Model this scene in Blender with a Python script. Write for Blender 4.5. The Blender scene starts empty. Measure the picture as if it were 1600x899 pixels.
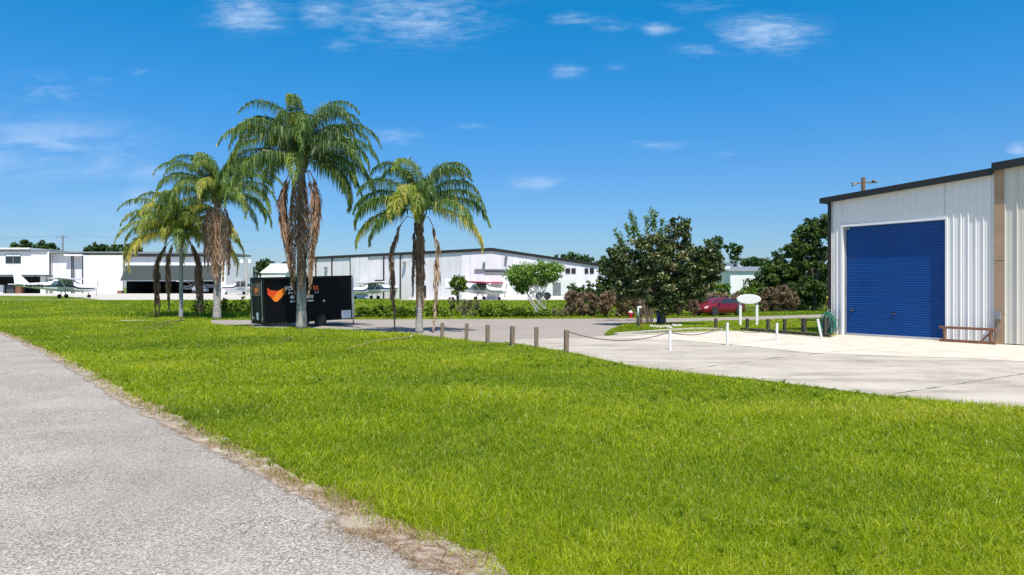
import bpy, math, random
import numpy as np
from mathutils import Vector, Matrix, noise as mn
random.seed(7); rng = np.random.default_rng(7)
R = math.radians
S = bpy.context.scene
COL = S.collection
F = 1110.0; EYE = 1.95; HY = 450.0

# ------------------------------------------------------------------ camera, sky, sun
cam = bpy.data.cameras.new('camera'); cam.sensor_width = 36; cam.lens = F/1600*36
cam.clip_end = 6000; cam.clip_start = 0.05
camo = bpy.data.objects.new('camera', cam); COL.objects.link(camo)
camo.location = (0, 0, EYE); camo.rotation_euler = (R(90), 0, 0); S.camera = camo
S.view_settings.view_transform = 'Standard'; S.view_settings.look = 'None'
S.view_settings.exposure = 0.47; S.view_settings.gamma = 1; S.view_settings.use_curve_mapping = False

SUN_EL = 63.0; LH = Vector((-0.25, 0.968)).normalized()       # direction the light travels, in plan
ld = Vector((LH.x*math.cos(R(SUN_EL)), LH.y*math.cos(R(SUN_EL)), -math.sin(R(SUN_EL))))
sl = bpy.data.lights.new('sun', 'SUN'); sl.energy = 4.6; sl.angle = R(0.55); sl.color = (1, .955, .88)
so = bpy.data.objects.new('sun', sl); COL.objects.link(so)
so.rotation_euler = ld.to_track_quat('-Z', 'Y').to_euler(); so.location = (0, -20, 40)

W = bpy.data.worlds.new('World'); S.world = W; W.use_nodes = True
wn = W.node_tree; wn.nodes.clear(); wl = wn.links
def N(nt, t, **kw):
    n = nt.nodes.new(t)
    for k, v in kw.items(): setattr(n, k, v)
    return n
def mathn(nt, op, a, b=None, c=None, clamp=False):
    n = N(nt, 'ShaderNodeMath', operation=op, use_clamp=clamp)
    for i, v in enumerate((a, b, c)):
        if v is None: continue
        if hasattr(v, 'links'): nt.links.new(v, n.inputs[i])
        else: n.inputs[i].default_value = v
    return n.outputs[0]
sky = N(wn, 'ShaderNodeTexSky', sky_type='NISHITA'); sky.sun_disc = False
sky.sun_elevation = R(SUN_EL); sky.sun_rotation = math.atan2(-LH.x, -LH.y)
sky.air_density = 1.0; sky.dust_density = 0.3; sky.ozone_density = 2.0; sky.altitude = 0
hs = N(wn, 'ShaderNodeHueSaturation'); hs.inputs['Hue'].default_value = 0.5
hs.inputs['Saturation'].default_value = 1.0; hs.inputs['Value'].default_value = 1.0
wl.new(sky.outputs[0], hs.inputs['Color'])
tc = N(wn, 'ShaderNodeTexCoord'); sp = N(wn, 'ShaderNodeSeparateXYZ'); wl.new(tc.outputs['Generated'], sp.inputs[0])
dx, dy, dz = sp.outputs
yy = mathn(wn, 'MAXIMUM', dy, 0.05)
u = mathn(wn, 'DIVIDE', dx, yy); v = mathn(wn, 'DIVIDE', dz, yy)
cb = N(wn, 'ShaderNodeCombineXYZ'); wl.new(u, cb.inputs[0]); wl.new(v, cb.inputs[1])
zz = mathn(wn, 'MAXIMUM', dz, 0.03)
cp = N(wn, 'ShaderNodeCombineXYZ'); wl.new(mathn(wn, 'DIVIDE', dx, zz), cp.inputs[0]); wl.new(mathn(wn, 'DIVIDE', dy, zz), cp.inputs[1])
def cnoise(scale, detail, rough, dist, src):
    n = N(wn, 'ShaderNodeTexNoise'); n.inputs['Scale'].default_value = scale; n.inputs['Detail'].default_value = detail
    n.inputs['Roughness'].default_value = rough; n.inputs['Distortion'].default_value = dist
    wl.new(src, n.inputs['Vector']); return n.outputs['Fac']
mp = N(wn, 'ShaderNodeMapping'); mp.inputs['Scale'].default_value = (1, 4.0, 1); mp.inputs['Rotation'].default_value = (0, 0, R(-16))
wl.new(cb.outputs[0], mp.inputs[0])
n1 = cnoise(13, 8, 0.66, 0.5, mp.outputs[0]); n2 = cnoise(40, 5, 0.62, 0.4, mp.outputs[0])
nn = mathn(wn, 'ADD', mathn(wn, 'MULTIPLY', n1, 0.62), mathn(wn, 'MULTIPLY', n2, 0.38))
# cirrus patches: direction (as photo azimuth/height), radii, strength, softness
CL = [(650, 30, 170, 60, .80), (390, 25, 95, 45, .85), (505, 22, 60, 35, .75), (1195, 52, 120, 45, .85), (1090, 78, 60, 18, .6),
      (85, 140, 125, 42, .45), (900, 30, 60, 16, .65), (1030, 46, 40, 14, .85), (955, 40, 60, 25, .5), (890, 112, 42, 18, .7),
      (530, 72, 45, 16, .6), (615, 216, 75, 22, .55), (740, 198, 40, 9, .55), (835, 286, 60, 17, .8), (1030, 228, 75, 11, .62),
      (1135, 242, 30, 8, .4), (1100, 10, 120, 30, .35), (770, 300, 60, 12, .4), (220, 113, 40, 14, .4), (1592, 232, 30, 16, .9), (960, 105, 25, 9, .5)]
SM = [(60, 235, 190, 62, .50), (100, 262, 140, 26, .42), (225, 315, 40, 34, .42), (235, 272, 60, 18, .40), (60, 350, 300, 60, .16), (480, 290, 200, 40, .10)]
def blob(px, py, rx, ry):
    m = N(wn, 'ShaderNodeVectorMath', operation='SUBTRACT'); wl.new(cb.outputs[0], m.inputs[0])
    m.inputs[1].default_value = ((px-800)/F, (HY-py)/F, 0)
    d = N(wn, 'ShaderNodeVectorMath', operation='MULTIPLY'); wl.new(m.outputs[0], d.inputs[0]); d.inputs[1].default_value = (F/rx/1.35, F/ry/1.35, 0)
    l = N(wn, 'ShaderNodeVectorMath', operation='LENGTH'); wl.new(d.outputs[0], l.inputs[0])
    mr = N(wn, 'ShaderNodeMapRange', interpolation_type='SMOOTHSTEP'); wl.new(l.outputs['Value'], mr.inputs[0])
    mr.inputs[1].default_value = 1; mr.inputs[2].default_value = 0; mr.inputs[3].default_value = 0; mr.inputs[4].default_value = 1
    return mr.outputs[0]
acc = None
for c in CL:
    b = mathn(wn, 'MULTIPLY', blob(*c[:4]), c[4]); acc = b if acc is None else mathn(wn, 'MAXIMUM', acc, b)
# wispy = smoothstep of (noise + mask)
wsp = N(wn, 'ShaderNodeMapRange', interpolation_type='SMOOTHSTEP'); wl.new(mathn(wn, 'ADD', nn, mathn(wn, 'MULTIPLY', acc, 0.33)), wsp.inputs[0])
wsp.inputs[1].default_value = 0.52; wsp.inputs[2].default_value = 1.0; wsp.inputs[3].default_value = 0; wsp.inputs[4].default_value = 1
wis = mathn(wn, 'MULTIPLY', wsp.outputs[0], mathn(wn, 'MULTIPLY', acc, 0.9, clamp=True))
sac = None
for c in SM:
    b = mathn(wn, 'MULTIPLY', blob(*c[:4]), c[4]); sac = b if sac is None else mathn(wn, 'MAXIMUM', sac, b)
n3 = cnoise(5, 5, 0.55, 0.3, mp.outputs[0])
mps = N(wn, 'ShaderNodeMapping'); mps.inputs['Scale'].default_value = (1, 4.5, 1); mps.inputs['Rotation'].default_value = (0, 0, R(7)); wl.new(cb.outputs[0], mps.inputs[0])
n3 = cnoise(7, 6, 0.6, 0.6, mps.outputs[0]); s3 = N(wn, 'ShaderNodeMapRange', interpolation_type='SMOOTHSTEP'); wl.new(n3, s3.inputs[0]); s3.inputs[1].default_value = .34; s3.inputs[2].default_value = .68
sm = mathn(wn, 'MULTIPLY', sac, s3.outputs[0])
clo = mathn(wn, 'MULTIPLY', mathn(wn, 'MAXIMUM', wis, sm), mathn(wn, 'GREATER_THAN', dy, 0.06))
tint = N(wn, 'ShaderNodeValToRGB'); te = tint.color_ramp.elements        # deep humid-summer blue of the lower sky
te[0].position = 0.0; te[0].color = (.42, .50, .70, 1); te[1].position = 1.0; te[1].color = (.92, .95, 1, 1)
for p_, c_ in ((.07, (.36, .54, .76)), (.16, (.28, .58, .87)), (.25, (.16, .64, .98)), (.36, (.04, .68, 1.0)), (.50, (.25, .72, 1.0)), (.68, (.92, .95, 1.0))):
    q_ = te.new(p_); q_.color = (*c_, 1)
wl.new(dz, tint.inputs[0]); tm = N(wn, 'ShaderNodeMixRGB'); tm.blend_type = 'MULTIPLY'; tm.inputs[0].default_value = 1
wl.new(hs.outputs[0], tm.inputs[1]); wl.new(tint.outputs[0], tm.inputs[2])
mx = N(wn, 'ShaderNodeMixRGB'); wl.new(clo, mx.inputs[0]); wl.new(tm.outputs[0], mx.inputs[1]); mx.inputs[2].default_value = (3.9, 5.0, 6.6, 1)
bg = N(wn, 'ShaderNodeBackground'); bg.inputs['Strength'].default_value = 0.115; wl.new(mx.outputs[0], bg.inputs['Color'])
wo = N(wn, 'ShaderNodeOutputWorld'); wl.new(bg.outputs[0], wo.inputs['Surface'])

# ------------------------------------------------------------------ helpers
def G(px, py, z=0.0):
    Y = F*(EYE-z)/(py-HY); return Vector(((px-800)*Y/F, Y, z))
def PT(px, py, Y): return Vector(((px-800)*Y/F, Y, EYE+(HY-py)*Y/F))
def sstep(a, b, x):
    t = np.clip((x-a)/(b-a), 0, 1); return t*t*(3-2*t)
def HT(x, y):                       # terrain height: flat to the hedge, then a low rise to the hangar field
    return 0.84*sstep(50.5, 60.5, y)*(1-sstep(9, 14, x))
def tag(o, label=None, cat=None, group=None, kind=None):
    if label: o['label'] = label
    if cat: o['category'] = cat
    if group: o['group'] = group
    if kind: o['kind'] = kind
    return o
def empty(name, loc, label, cat, group=None, rz=0):
    o = bpy.data.objects.new(name, None); COL.objects.link(o); o.location = loc; o.rotation_euler = (0, 0, rz); o.empty_display_size = .2
    return tag(o, label, cat, group)
class MB:
    def __init__(s): s.v = []; s.f = []; s.m = []
    def quad(s, *p, m=0):
        n = len(s.v); s.v += [tuple(q) for q in p]; s.f.append(tuple(range(n, n+len(p)))); s.m.append(m); return s
    def box(s, c, d, rz=0, m=0, rx=0, ry=0, taper=1):
        M = Matrix.Translation(c) @ Matrix.Rotation(rz, 4, 'Z') @ Matrix.Rotation(ry, 4, 'Y') @ Matrix.Rotation(rx, 4, 'X')
        n = len(s.v)
        for z in (-.5, .5):
            t = taper if z > 0 else 1
            for x, y in ((-.5, -.5), (.5, -.5), (.5, .5), (-.5, .5)): s.v.append(tuple(M @ Vector((x*d[0]*t, y*d[1]*t, z*d[2]))))
        for f in ((3, 2, 1, 0), (4, 5, 6, 7), (0, 1, 5, 4), (1, 2, 6, 5), (2, 3, 7, 6), (3, 0, 4, 7)):
            s.f.append(tuple(n+i for i in f)); s.m.append(m)
        return s
    def beam(s, a, b, w, h, m=0):
        a = Vector(a); b = Vector(b); d = b-a; q = d.to_track_quat('X', 'Z').to_matrix().to_4x4()
        M = Matrix.Translation((a+b)/2) @ q; n = len(s.v)
        for z in (-.5, .5):
            for x, y in ((-.5, -.5), (.5, -.5), (.5, .5), (-.5, .5)): s.v.append(tuple(M @ Vector((x*d.length, y*w, z*h))))
        for f in ((3, 2, 1, 0), (4, 5, 6, 7), (0, 1, 5, 4), (1, 2, 6, 5), (2, 3, 7, 6), (3, 0, 4, 7)):
            s.f.append(tuple(n+i for i in f)); s.m.append(m)
        return s
    def tube(s, pts, r, k=8, m=0, cap=True, wob=0):
        pts = [Vector(p) for p in pts]; n0 = len(s.v)
        rr = r if hasattr(r, '__len__') else [r]*len(pts)
        up = None
        for i, p in enumerate(pts):
            d = (pts[min(i+1, len(pts)-1)]-pts[max(i-1, 0)]).normalized()
            if up is None: up = d.orthogonal().normalized()
            a = (up - d*up.dot(d)); a = a.normalized() if a.length > 1e-5 else d.orthogonal().normalized()
            up = a; b = d.cross(a)
            for j in range(k):
                t = 2*math.pi*j/k; q = rr[i]*(1+wob*random.uniform(-1, 1))
                s.v.append(tuple(p+(a*math.cos(t)+b*math.sin(t))*q))
        for i in range(len(pts)-1):
            for j in range(k):
                s.f.append((n0+i*k+j, n0+i*k+(j+1) % k, n0+(i+1)*k+(j+1) % k, n0+(i+1)*k+j)); s.m.append(m)
        if cap:
            s.f.append(tuple(n0+j for j in reversed(range(k)))); s.m.append(m)
            e = n0+(len(pts)-1)*k; s.f.append(tuple(e+j for j in range(k))); s.m.append(m)
        return s
    def prism(s, poly, a, b, axis='z', m=0):
        """poly of 2D points extruded from a to b along axis"""
        n = len(s.v); k = len(poly)
        for t in (a, b):
            for p in poly:
                s.v.append({'z': (p[0], p[1], t), 'y': (p[0], t, p[1]), 'x': (t, p[0], p[1])}[axis])
        s.f.append(tuple(n+i for i in reversed(range(k)))); s.m.append(m)
        s.f.append(tuple(n+k+i for i in range(k))); s.m.append(m)
        for i in range(k): s.f.append((n+i, n+(i+1) % k, n+k+(i+1) % k, n+k+i)); s.m.append(m)
        return s
    def build(s, name, mats, parent=None, smooth=False, bevel=0, rnd=None):
        me = bpy.data.meshes.new(name); me.from_pydata(s.v, [], s.f)
        if not isinstance(mats, (list, tuple)): mats = [mats]
        for m in mats: me.materials.append(m)
        me.polygons.foreach_set('material_index', s.m)
        if smooth: me.polygons.foreach_set('use_smooth', [True]*len(s.f))
        me.update()
        import bmesh
        bm = bmesh.new(); bm.from_mesh(me); bmesh.ops.recalc_face_normals(bm, faces=bm.faces); bm.to_mesh(me); bm.free()
        o = bpy.data.objects.new(name, me); COL.objects.link(o)
        if parent is not None: o.parent = parent
        if bevel:
            bv = o.modifiers.new('bevel', 'BEVEL'); bv.width = bevel; bv.segments = 2; bv.limit_method = 'ANGLE'
        return o
def np_mesh(name, V, k, mat, parent=None, rnd=None, smooth=False):
    """V: (n*k,3) vertices, faces of k consecutive vertices"""
    V = np.asarray(V, dtype=np.float32).reshape(-1, 3); n = len(V)//k
    me = bpy.data.meshes.new(name); me.vertices.add(n*k); me.vertices.foreach_set('co', V.ravel())
    me.loops.add(n*k); me.loops.foreach_set('vertex_index', np.arange(n*k, dtype=np.int32))
    me.polygons.add(n); me.polygons.foreach_set('loop_start', np.arange(0, n*k, k, dtype=np.int32))
    me.polygons.foreach_set('loop_total', np.full(n, k, dtype=np.int32))
    if rnd is not None:
        a = me.attributes.new('rnd', 'FLOAT', 'POINT'); a.data.foreach_set('value', np.repeat(np.asarray(rnd, dtype=np.float32), k))
    me.materials.append(mat); me.update(calc_edges=True); me.validate()
    o = bpy.data.objects.new(name, me); COL.objects.link(o)
    if parent is not None: o.parent = parent
    return o

# ------------------------------------------------------------------ materials
def mat(name, col, rough=.6, metal=0, spec=.5, var=0, vscale=3, bump=0, bscale=40, coat=0, stretch=(1, 1, 1), col2=None, trans=0):
    m = bpy.data.materials.new(name); m.use_nodes = True; nt = m.node_tree; b = nt.nodes['Principled BSDF']
    b.inputs['Roughness'].default_value = rough; b.inputs['Metallic'].default_value = metal; b.inputs['Specular IOR Level'].default_value = spec
    b.inputs['Coat Weight'].default_value = coat; b.inputs['Base Color'].default_value = (*col, 1)
    if var or bump:
        t = N(nt, 'ShaderNodeTexCoord'); mp = N(nt, 'ShaderNodeMapping'); mp.inputs['Scale'].default_value = stretch
        nt.links.new(t.outputs['Object'], mp.inputs[0])
    if var:
        n = N(nt, 'ShaderNodeTexNoise'); n.inputs['Scale'].default_value = vscale; n.inputs['Detail'].default_value = 6; n.inputs['Roughness'].default_value = .62
        nt.links.new(mp.outputs[0], n.inputs['Vector'])
        r = N(nt, 'ShaderNodeMapRange'); nt.links.new(n.outputs['Fac'], r.inputs[0]); r.inputs[1].default_value = .3; r.inputs[2].default_value = .7
        c = N(nt, 'ShaderNodeMixRGB'); nt.links.new(r.outputs[0], c.inputs[0])
        c2 = col2 if col2 else tuple(x*(1-var) for x in col)
        c.inputs[1].default_value = (*c2, 1); c.inputs[2].default_value = (*[min(1, x*(1+var*.35)) for x in col], 1)
        nt.links.new(c.outputs[0], b.inputs['Base Color'])
    if bump:
        n = N(nt, 'ShaderNodeTexNoise'); n.inputs['Scale'].default_value = bscale; n.inputs['Detail'].default_value = 4
        nt.links.new(mp.outputs[0], n.inputs['Vector'])
        bp = N(nt, 'ShaderNodeBump'); bp.inputs['Strength'].default_value = bump; bp.inputs['Distance'].default_value = .01
        nt.links.new(n.outputs['Fac'], bp.inputs['Height']); nt.links.new(bp.outputs[0], b.inputs['Normal'])
    return m
def leafmat(name, stops, rough=.5, trans=.3, spec=.4, patch=0, pscale=.5, pcol=(1, 1, 1)):
    """leaf material: colour ramp over the per-leaf random attribute, diffuse + translucent"""
    m = bpy.data.materials.new(name); m.use_nodes = True; nt = m.node_tree; b = nt.nodes['Principled BSDF']; L = nt.links
    a = N(nt, 'ShaderNodeAttribute', attribute_name='rnd'); r = N(nt, 'ShaderNodeValToRGB'); e = r.color_ramp.elements
    e[0].position = stops[0][0]; e[0].color = (*stops[0][1], 1); e[1].position = stops[-1][0]; e[1].color = (*stops[-1][1], 1)
    for p, c in stops[1:-1]: q = e.new(p); q.color = (*c, 1)
    L.new(a.outputs['Fac'], r.inputs[0]); out = r.outputs[0]
    if patch:
        t = N(nt, 'ShaderNodeTexCoord'); n = N(nt, 'ShaderNodeTexNoise'); n.inputs['Scale'].default_value = pscale; n.inputs['Detail'].default_value = 4
        L.new(t.outputs['Object'], n.inputs['Vector'])
        mr = N(nt, 'ShaderNodeMapRange'); L.new(n.outputs['Fac'], mr.inputs[0]); mr.inputs[1].default_value = .38; mr.inputs[2].default_value = .66; mr.inputs[4].default_value = patch
        x = N(nt, 'ShaderNodeMixRGB'); x.blend_type = 'MULTIPLY'; L.new(mr.outputs[0], x.inputs[0]); L.new(out, x.inputs[1]); x.inputs[2].default_value = (*pcol, 1); out = x.outputs[0]
    L.new(out, b.inputs['Base Color']); b.inputs['Roughness'].default_value = rough; b.inputs['Specular IOR Level'].default_value = spec
    tr = N(nt, 'ShaderNodeBsdfTranslucent'); mixc = N(nt, 'ShaderNodeMixRGB'); mixc.blend_type = 'MULTIPLY'; mixc.inputs[0].default_value = 1
    L.new(out, mixc.inputs[1]); mixc.inputs[2].default_value = (1.5, 1.5, .7, 1); L.new(mixc.outputs[0], tr.inputs[0])
    ms = N(nt, 'ShaderNodeMixShader'); ms.inputs[0].default_value = trans; L.new(b.outputs[0], ms.inputs[1]); L.new(tr.outputs[0], ms.inputs[2])
    L.new(ms.outputs[0], nt.nodes['Material Output'].inputs['Surface'])
    return m
M_grass = leafmat('grass_blade', [(0, (.095, .165, .003)), (.35, (.215, .30, .003)), (.7, (.38, .45, .005)), (.9, (.52, .54, .02)), (.97, (.44, .38, .10)), (1, (.50, .42, .18))], .42, .42, .45, .55, .45, (.58, .70, .5))
M_farn = leafmat('weeds_leaf', [(0, (.10, .17, .008)), (.6, (.22, .31, .010)), (.9, (.23, .29, .03)), (1, (.35, .32, .12))], .6, .3, .3)
M_palm = leafmat('palm_leaf', [(0, (0.0325, 0.078, 0.0182)), (0.4, (0.091, 0.169, 0.026)), (0.7, (0.208, 0.286, 0.039)), (0.9, (0.468, 0.442, 0.0585)), (1, (0.546, 0.442, 0.104))], .42, .25, .5)
M_dead = leafmat('palm_leaf_dead', [(0, (.16, .095, .06)), (.4, (.30, .175, .115)), (.75, (.45, .29, .19)), (1, (.58, .46, .34))], .85, .15, .15)
M_mag = leafmat('magnolia_leaf', [(0, (0.0224, 0.0416, 0.0112)), (0.45, (0.0448, 0.0736, 0.0176)), (0.68, (0.112, 0.144, 0.0352)), (0.82, (0.32, 0.272, 0.128)), (1, (0.7, 0.64, 0.432))], .40, .10, .35)
M_dark = leafmat('dark_leaf', [(0, (0.0174, 0.0377, 0.0101)), (0.5, (0.0522, 0.0957, 0.0188)), (0.85, (0.116, 0.174, 0.0319)), (1, (0.203, 0.261, 0.0508))], .6, .15, .25)
M_far = leafmat('far_leaf', [(0, (0.0234, 0.052, 0.0156)), (0.6, (0.052, 0.104, 0.026)), (1, (0.117, 0.169, 0.0455))], .7, .12, .2)
M_green = leafmat('bush_leaf', [(0, (.05, .10, .010)), (.5, (.11, .19, .013)), (.85, (.20, .28, .025)), (1, (.32, .35, .06))], .55, .25, .3)
M_lime = leafmat('willow_leaf', [(0, (0.075, 0.15, 0.03)), (0.5, (0.15, 0.27, 0.045)), (0.85, (0.3, 0.42, 0.075)), (1, (0.51, 0.54, 0.18))], .5, .3, .4)
M_brush = leafmat('dry_brush', [(0, (.09, .06, .035)), (.5, (.20, .135, .085)), (.85, (.31, .235, .15)), (1, (.42, .35, .24))], .9, .1, .1)
M_greyb = leafmat('grey_brush', [(0, (.06, .06, .04)), (.5, (.17, .15, .10)), (.85, (.30, .27, .18)), (1, (.40, .37, .28))], .9, .1, .1)
M_purp = leafmat('purple_leaf', [(0, (.03, .015, .02)), (.6, (.08, .04, .05)), (1, (.15, .09, .09))], .7, .1, .2)
M_thatch = leafmat('thatch', [(0, (.14, .085, .04)), (.5, (.32, .21, .11)), (1, (.55, .42, .26))], .9, .1, .1)
M_bark = mat('bark', (.16, .12, .09), .9, var=.5, vscale=6, bump=.6, bscale=20)
M_palmtrunk = mat('palm_trunk', (.40, .37, .33), .9, var=.5, vscale=3, bump=.9, bscale=14, stretch=(1, 1, 5))
M_rachis = mat('palm_rib', (.20, .23, .07), .6, var=.3)
M_drach = mat('palm_rib_dead', (.38, .25, .16), .85, var=.4)
M_white = mat('white_paint', (.80, .80, .79), .5, var=.06, vscale=1.5)
M_whites = mat('white_sheet', (.80, .78, .76), .45, var=.05, vscale=.5)
M_hangar = mat('hangar_white', (.90, .865, .90), .5, var=.05, vscale=.15)
M_cream = mat('cream_sheet', (.66, .62, .54), .5, var=.08, vscale=.4)
M_tan = mat('tan_flashing', (.42, .28, .17), .6, var=.2, vscale=1.5)
M_black = mat('black_trim', (.022, .02, .02), .45)
M_trim = mat('dark_trim', (.025, .022, .02), .4, var=.2)
M_blue = mat('blue_door', (.003, .062, .255), .5, spec=.25, var=.10, vscale=1.2)
M_dark0 = mat('dark_interior', (.02, .022, .025), .9)  # interior shade put into a near-black base colour
M_grey = mat('grey_metal', (.28, .29, .30), .5, metal=.3, var=.2)
M_dgrey = mat('dark_grey', (.06, .065, .07), .6, var=.2)
M_glass = mat('glass_dark', (.02, .03, .035), .08, spec=.8)
M_glassb = mat('glass_blue', (.10, .16, .17), .1, spec=.8)
M_wood = mat('weathered_wood', (.25, .18, .125), .9, var=.55, vscale=5, bump=.6, bscale=25, stretch=(4, 4, .6))
M_woodd = mat('dark_wood', (.075, .062, .052), .9, var=.5, vscale=5, bump=.5, bscale=25, stretch=(4, 4, .6))
M_woodr = mat('red_wood', (.25, .115, .07), .8, var=.4, vscale=6, bump=.4, bscale=25)
M_post = mat('white_post', (.78, .78, .76), .5, var=.12, vscale=6)
M_chain = mat('rope', (.09, .065, .05), .9)
M_trailer = mat('trailer_black', (.004, .004, .0045), .45, spec=.18, var=.2)
M_alu = mat('aluminium', (.62, .63, .65), .35, metal=.8, var=.1)
M_rubber = mat('rubber', (.018, .018, .018), .85)
M_orange = mat('orange_vinyl', (.85, .27, .02), .4, var=.5, vscale=2.5, col2=(.75, .13, .01))
M_red = mat('red_vinyl', (.62, .035, .01), .4, var=.5, vscale=2.5, col2=(.75, .10, .01))
M_txt = mat('white_vinyl', (.82, .82, .82), .5)
M_otxt = mat('orange_text', (.80, .12, .02), .5)
M_car = mat('car_red', (.16, .003, .006), .3, spec=.4, coat=.4)
M_planew = mat('plane_white', (.86, .83, .86), .3, spec=.5, coat=.3)
M_planes = mat('plane_stripe', (.03, .05, .06), .35)
M_planeb = mat('plane_stripe_blue', (.03, .05, .16), .35)
M_planer = mat('plane_red', (.45, .02, .07), .35)
M_hose = mat('hose_green', (.04, .22, .15), .5, var=.3, vscale=12)
M_bin = mat('blue_plastic', (.01, .035, .22), .45)
M_hyd = mat('hydrant_red', (.55, .02, .03), .45)
M_stone = mat('pale_stone', (.48, .46, .42), .9, var=.4, vscale=6, bump=.5)
M_conc = mat('far_concrete', (.50, .46, .40), .9, var=.15, vscale=.4)
M_brick = mat('brown_board', (.22, .10, .06), .85, var=.3)
M_yellow = mat('yellow_wood', (.62, .42, .08), .7)

def nodes_mat(name):
    m = bpy.data.materials.new(name); m.use_nodes = True
    return m, m.node_tree, m.node_tree.nodes['Principled BSDF'], m.node_tree.links
def noise(nt, scale, detail=5, rough=.6, vec=None):
    n = N(nt, 'ShaderNodeTexNoise'); n.inputs['Scale'].default_value = scale; n.inputs['Detail'].default_value = detail; n.inputs['Roughness'].default_value = rough
    if vec is not None: nt.links.new(vec, n.inputs['Vector'])
    return n.outputs['Fac']
def ramp(nt, fac, stops):
    r = N(nt, 'ShaderNodeValToRGB'); e = r.color_ramp.elements
    e[0].position = stops[0][0]; e[0].color = (*stops[0][1], 1); e[1].position = stops[-1][0]; e[1].color = (*stops[-1][1], 1)
    for p, c in stops[1:-1]: q = e.new(p); q.color = (*c, 1)
    nt.links.new(fac, r.inputs[0]); return r.outputs[0]
def mixc(nt, fac, a, b, mode='MIX'):
    x = N(nt, 'ShaderNodeMixRGB'); x.blend_type = mode
    for i, v in enumerate((fac, a, b)):
        if hasattr(v, 'links'): nt.links.new(v, x.inputs[i])
        elif isinstance(v, tuple): x.inputs[i].default_value = (*v, 1)
        else: x.inputs[i].default_value = v
    return x.outputs[0]
def bumpn(nt, b, h, strength, dist):
    bp = N(nt, 'ShaderNodeBump'); bp.inputs['Strength'].default_value = strength; bp.inputs['Distance'].default_value = dist
    nt.links.new(h, bp.inputs['Height']); nt.links.new(bp.outputs[0], b.inputs['Normal'])

# ground: short grass over soil
M_ground, nt, b, L = nodes_mat('lawn_ground'); oc = N(nt, 'ShaderNodeTexCoord').outputs['Object']
c = ramp(nt, noise(nt, 9, 6, .7, oc), [(.3, (.04, .085, .006)), (.5, (.09, .15, .008)), (.7, (.17, .225, .015))])
c = mixc(nt, ramp(nt, noise(nt, .22, 4, .6, oc), [(.42, (0, 0, 0)), (.7, (.7, .7, .7))]), c, (.24, .25, .03))
c = mixc(nt, ramp(nt, noise(nt, .06, 3, .6, oc), [(.45, (0, 0, 0)), (.75, (.5, .5, .5))]), c, (.09, .14, .012))
L.new(c, b.inputs['Base Color']); b.inputs['Roughness'].default_value = .9; b.inputs['Specular IOR Level'].default_value = .15
bumpn(nt, b, noise(nt, 30, 4, .7, oc), .8, .05)
# chip-seal path
M_path, nt, b, L = nodes_mat('path_aggregate'); oc = N(nt, 'ShaderNodeTexCoord').outputs['Object']
vo = N(nt, 'ShaderNodeTexVoronoi'); vo.inputs['Scale'].default_value = 85; L.new(oc, vo.inputs['Vector'])
sepc = N(nt, 'ShaderNodeSeparateColor'); L.new(vo.outputs['Color'], sepc.inputs[0])
agg = ramp(nt, sepc.outputs[0], [(0, (.04, .037, .034)), (.22, (.13, .122, .114)), (.42, (.28, .262, .24)), (.72, (.49, .455, .415)), (1, (.74, .69, .62))])
fine = ramp(nt, noise(nt, 45, 5, .8, oc), [(.38, (.34, .33, .33)), (.54, (1, .99, .97))])
c = mixc(nt, .85, agg, fine, 'MULTIPLY')
c = mixc(nt, ramp(nt, noise(nt, .8, 5, .6, oc), [(.32, (.1, .1, .1)), (.7, (.5, .5, .5))]), c, (.55, .49, .42))
c = mixc(nt, ramp(nt, noise(nt, .35, 3, .6, oc), [(.4, (0, 0, 0)), (.65, (.45, .45, .45))]), c, (.22, .195, .17), 'MIX')
L.new(c, b.inputs['Base Color']); b.inputs['Roughness'].default_value = .85; b.inputs['Specular IOR Level'].default_value = .2
bumpn(nt, b, vo.outputs['Distance'], .8, .012)
# road asphalt (warm grey, worn)
M_road, nt, b, L = nodes_mat('road_asphalt'); oc = N(nt, 'ShaderNodeTexCoord').outputs['Object']
c = ramp(nt, noise(nt, 40, 4, .7, oc), [(.3, (.19, .165, .145)), (.7, (.37, .325, .285))])
c = mixc(nt, ramp(nt, noise(nt, .25, 5, .6, oc), [(.35, (0, 0, 0)), (.7, (.6, .6, .6))]), c, (.34, .295, .255))
L.new(c, b.inputs['Base Color']); b.inputs['Roughness'].default_value = .9; b.inputs['Specular IOR Level'].default_value = .15
bumpn(nt, b, noise(nt, 120, 2, .6, oc), .4, .005)
# concrete apron
M_apron, nt, b, L = nodes_mat('apron_concrete'); oc = N(nt, 'ShaderNodeTexCoord').outputs['Object']
c = ramp(nt, noise(nt, .45, 8, .68, oc), [(.3, (.29, .255, .21)), (.5, (.44, .395, .33)), (.72, (.54, .49, .41))])
mp2 = N(nt, 'ShaderNodeMapping'); mp2.inputs['Scale'].default_value = (.25, 1.4, 1); mp2.inputs['Rotation'].default_value = (0, 0, R(15)); L.new(oc, mp2.inputs[0])
c = mixc(nt, ramp(nt, noise(nt, 1.1, 7, .72, mp2.outputs[0]), [(.46, (0, 0, 0)), (.72, (.75, .75, .75))]), c, (.20, .175, .145))
c = mixc(nt, ramp(nt, noise(nt, 14, 4, .7, oc), [(.6, (0, 0, 0)), (.8, (.35, .35, .35))]), c, (.25, .22, .18))
L.new(c, b.inputs['Base Color']); b.inputs['Roughness'].default_value = .85; b.inputs['Specular IOR Level'].default_value = .2
bumpn(nt, b, noise(nt, 60, 4, .7, oc), .3, .006)
M_apron2 = mat('apron_concrete_pale', (.59, .53, .43), .85, var=.22, vscale=1.1, bump=.2, bscale=50)
M_crack, nt, b, L = nodes_mat('joint_moss'); oc = N(nt, 'ShaderNodeTexCoord').outputs['Object']
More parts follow.
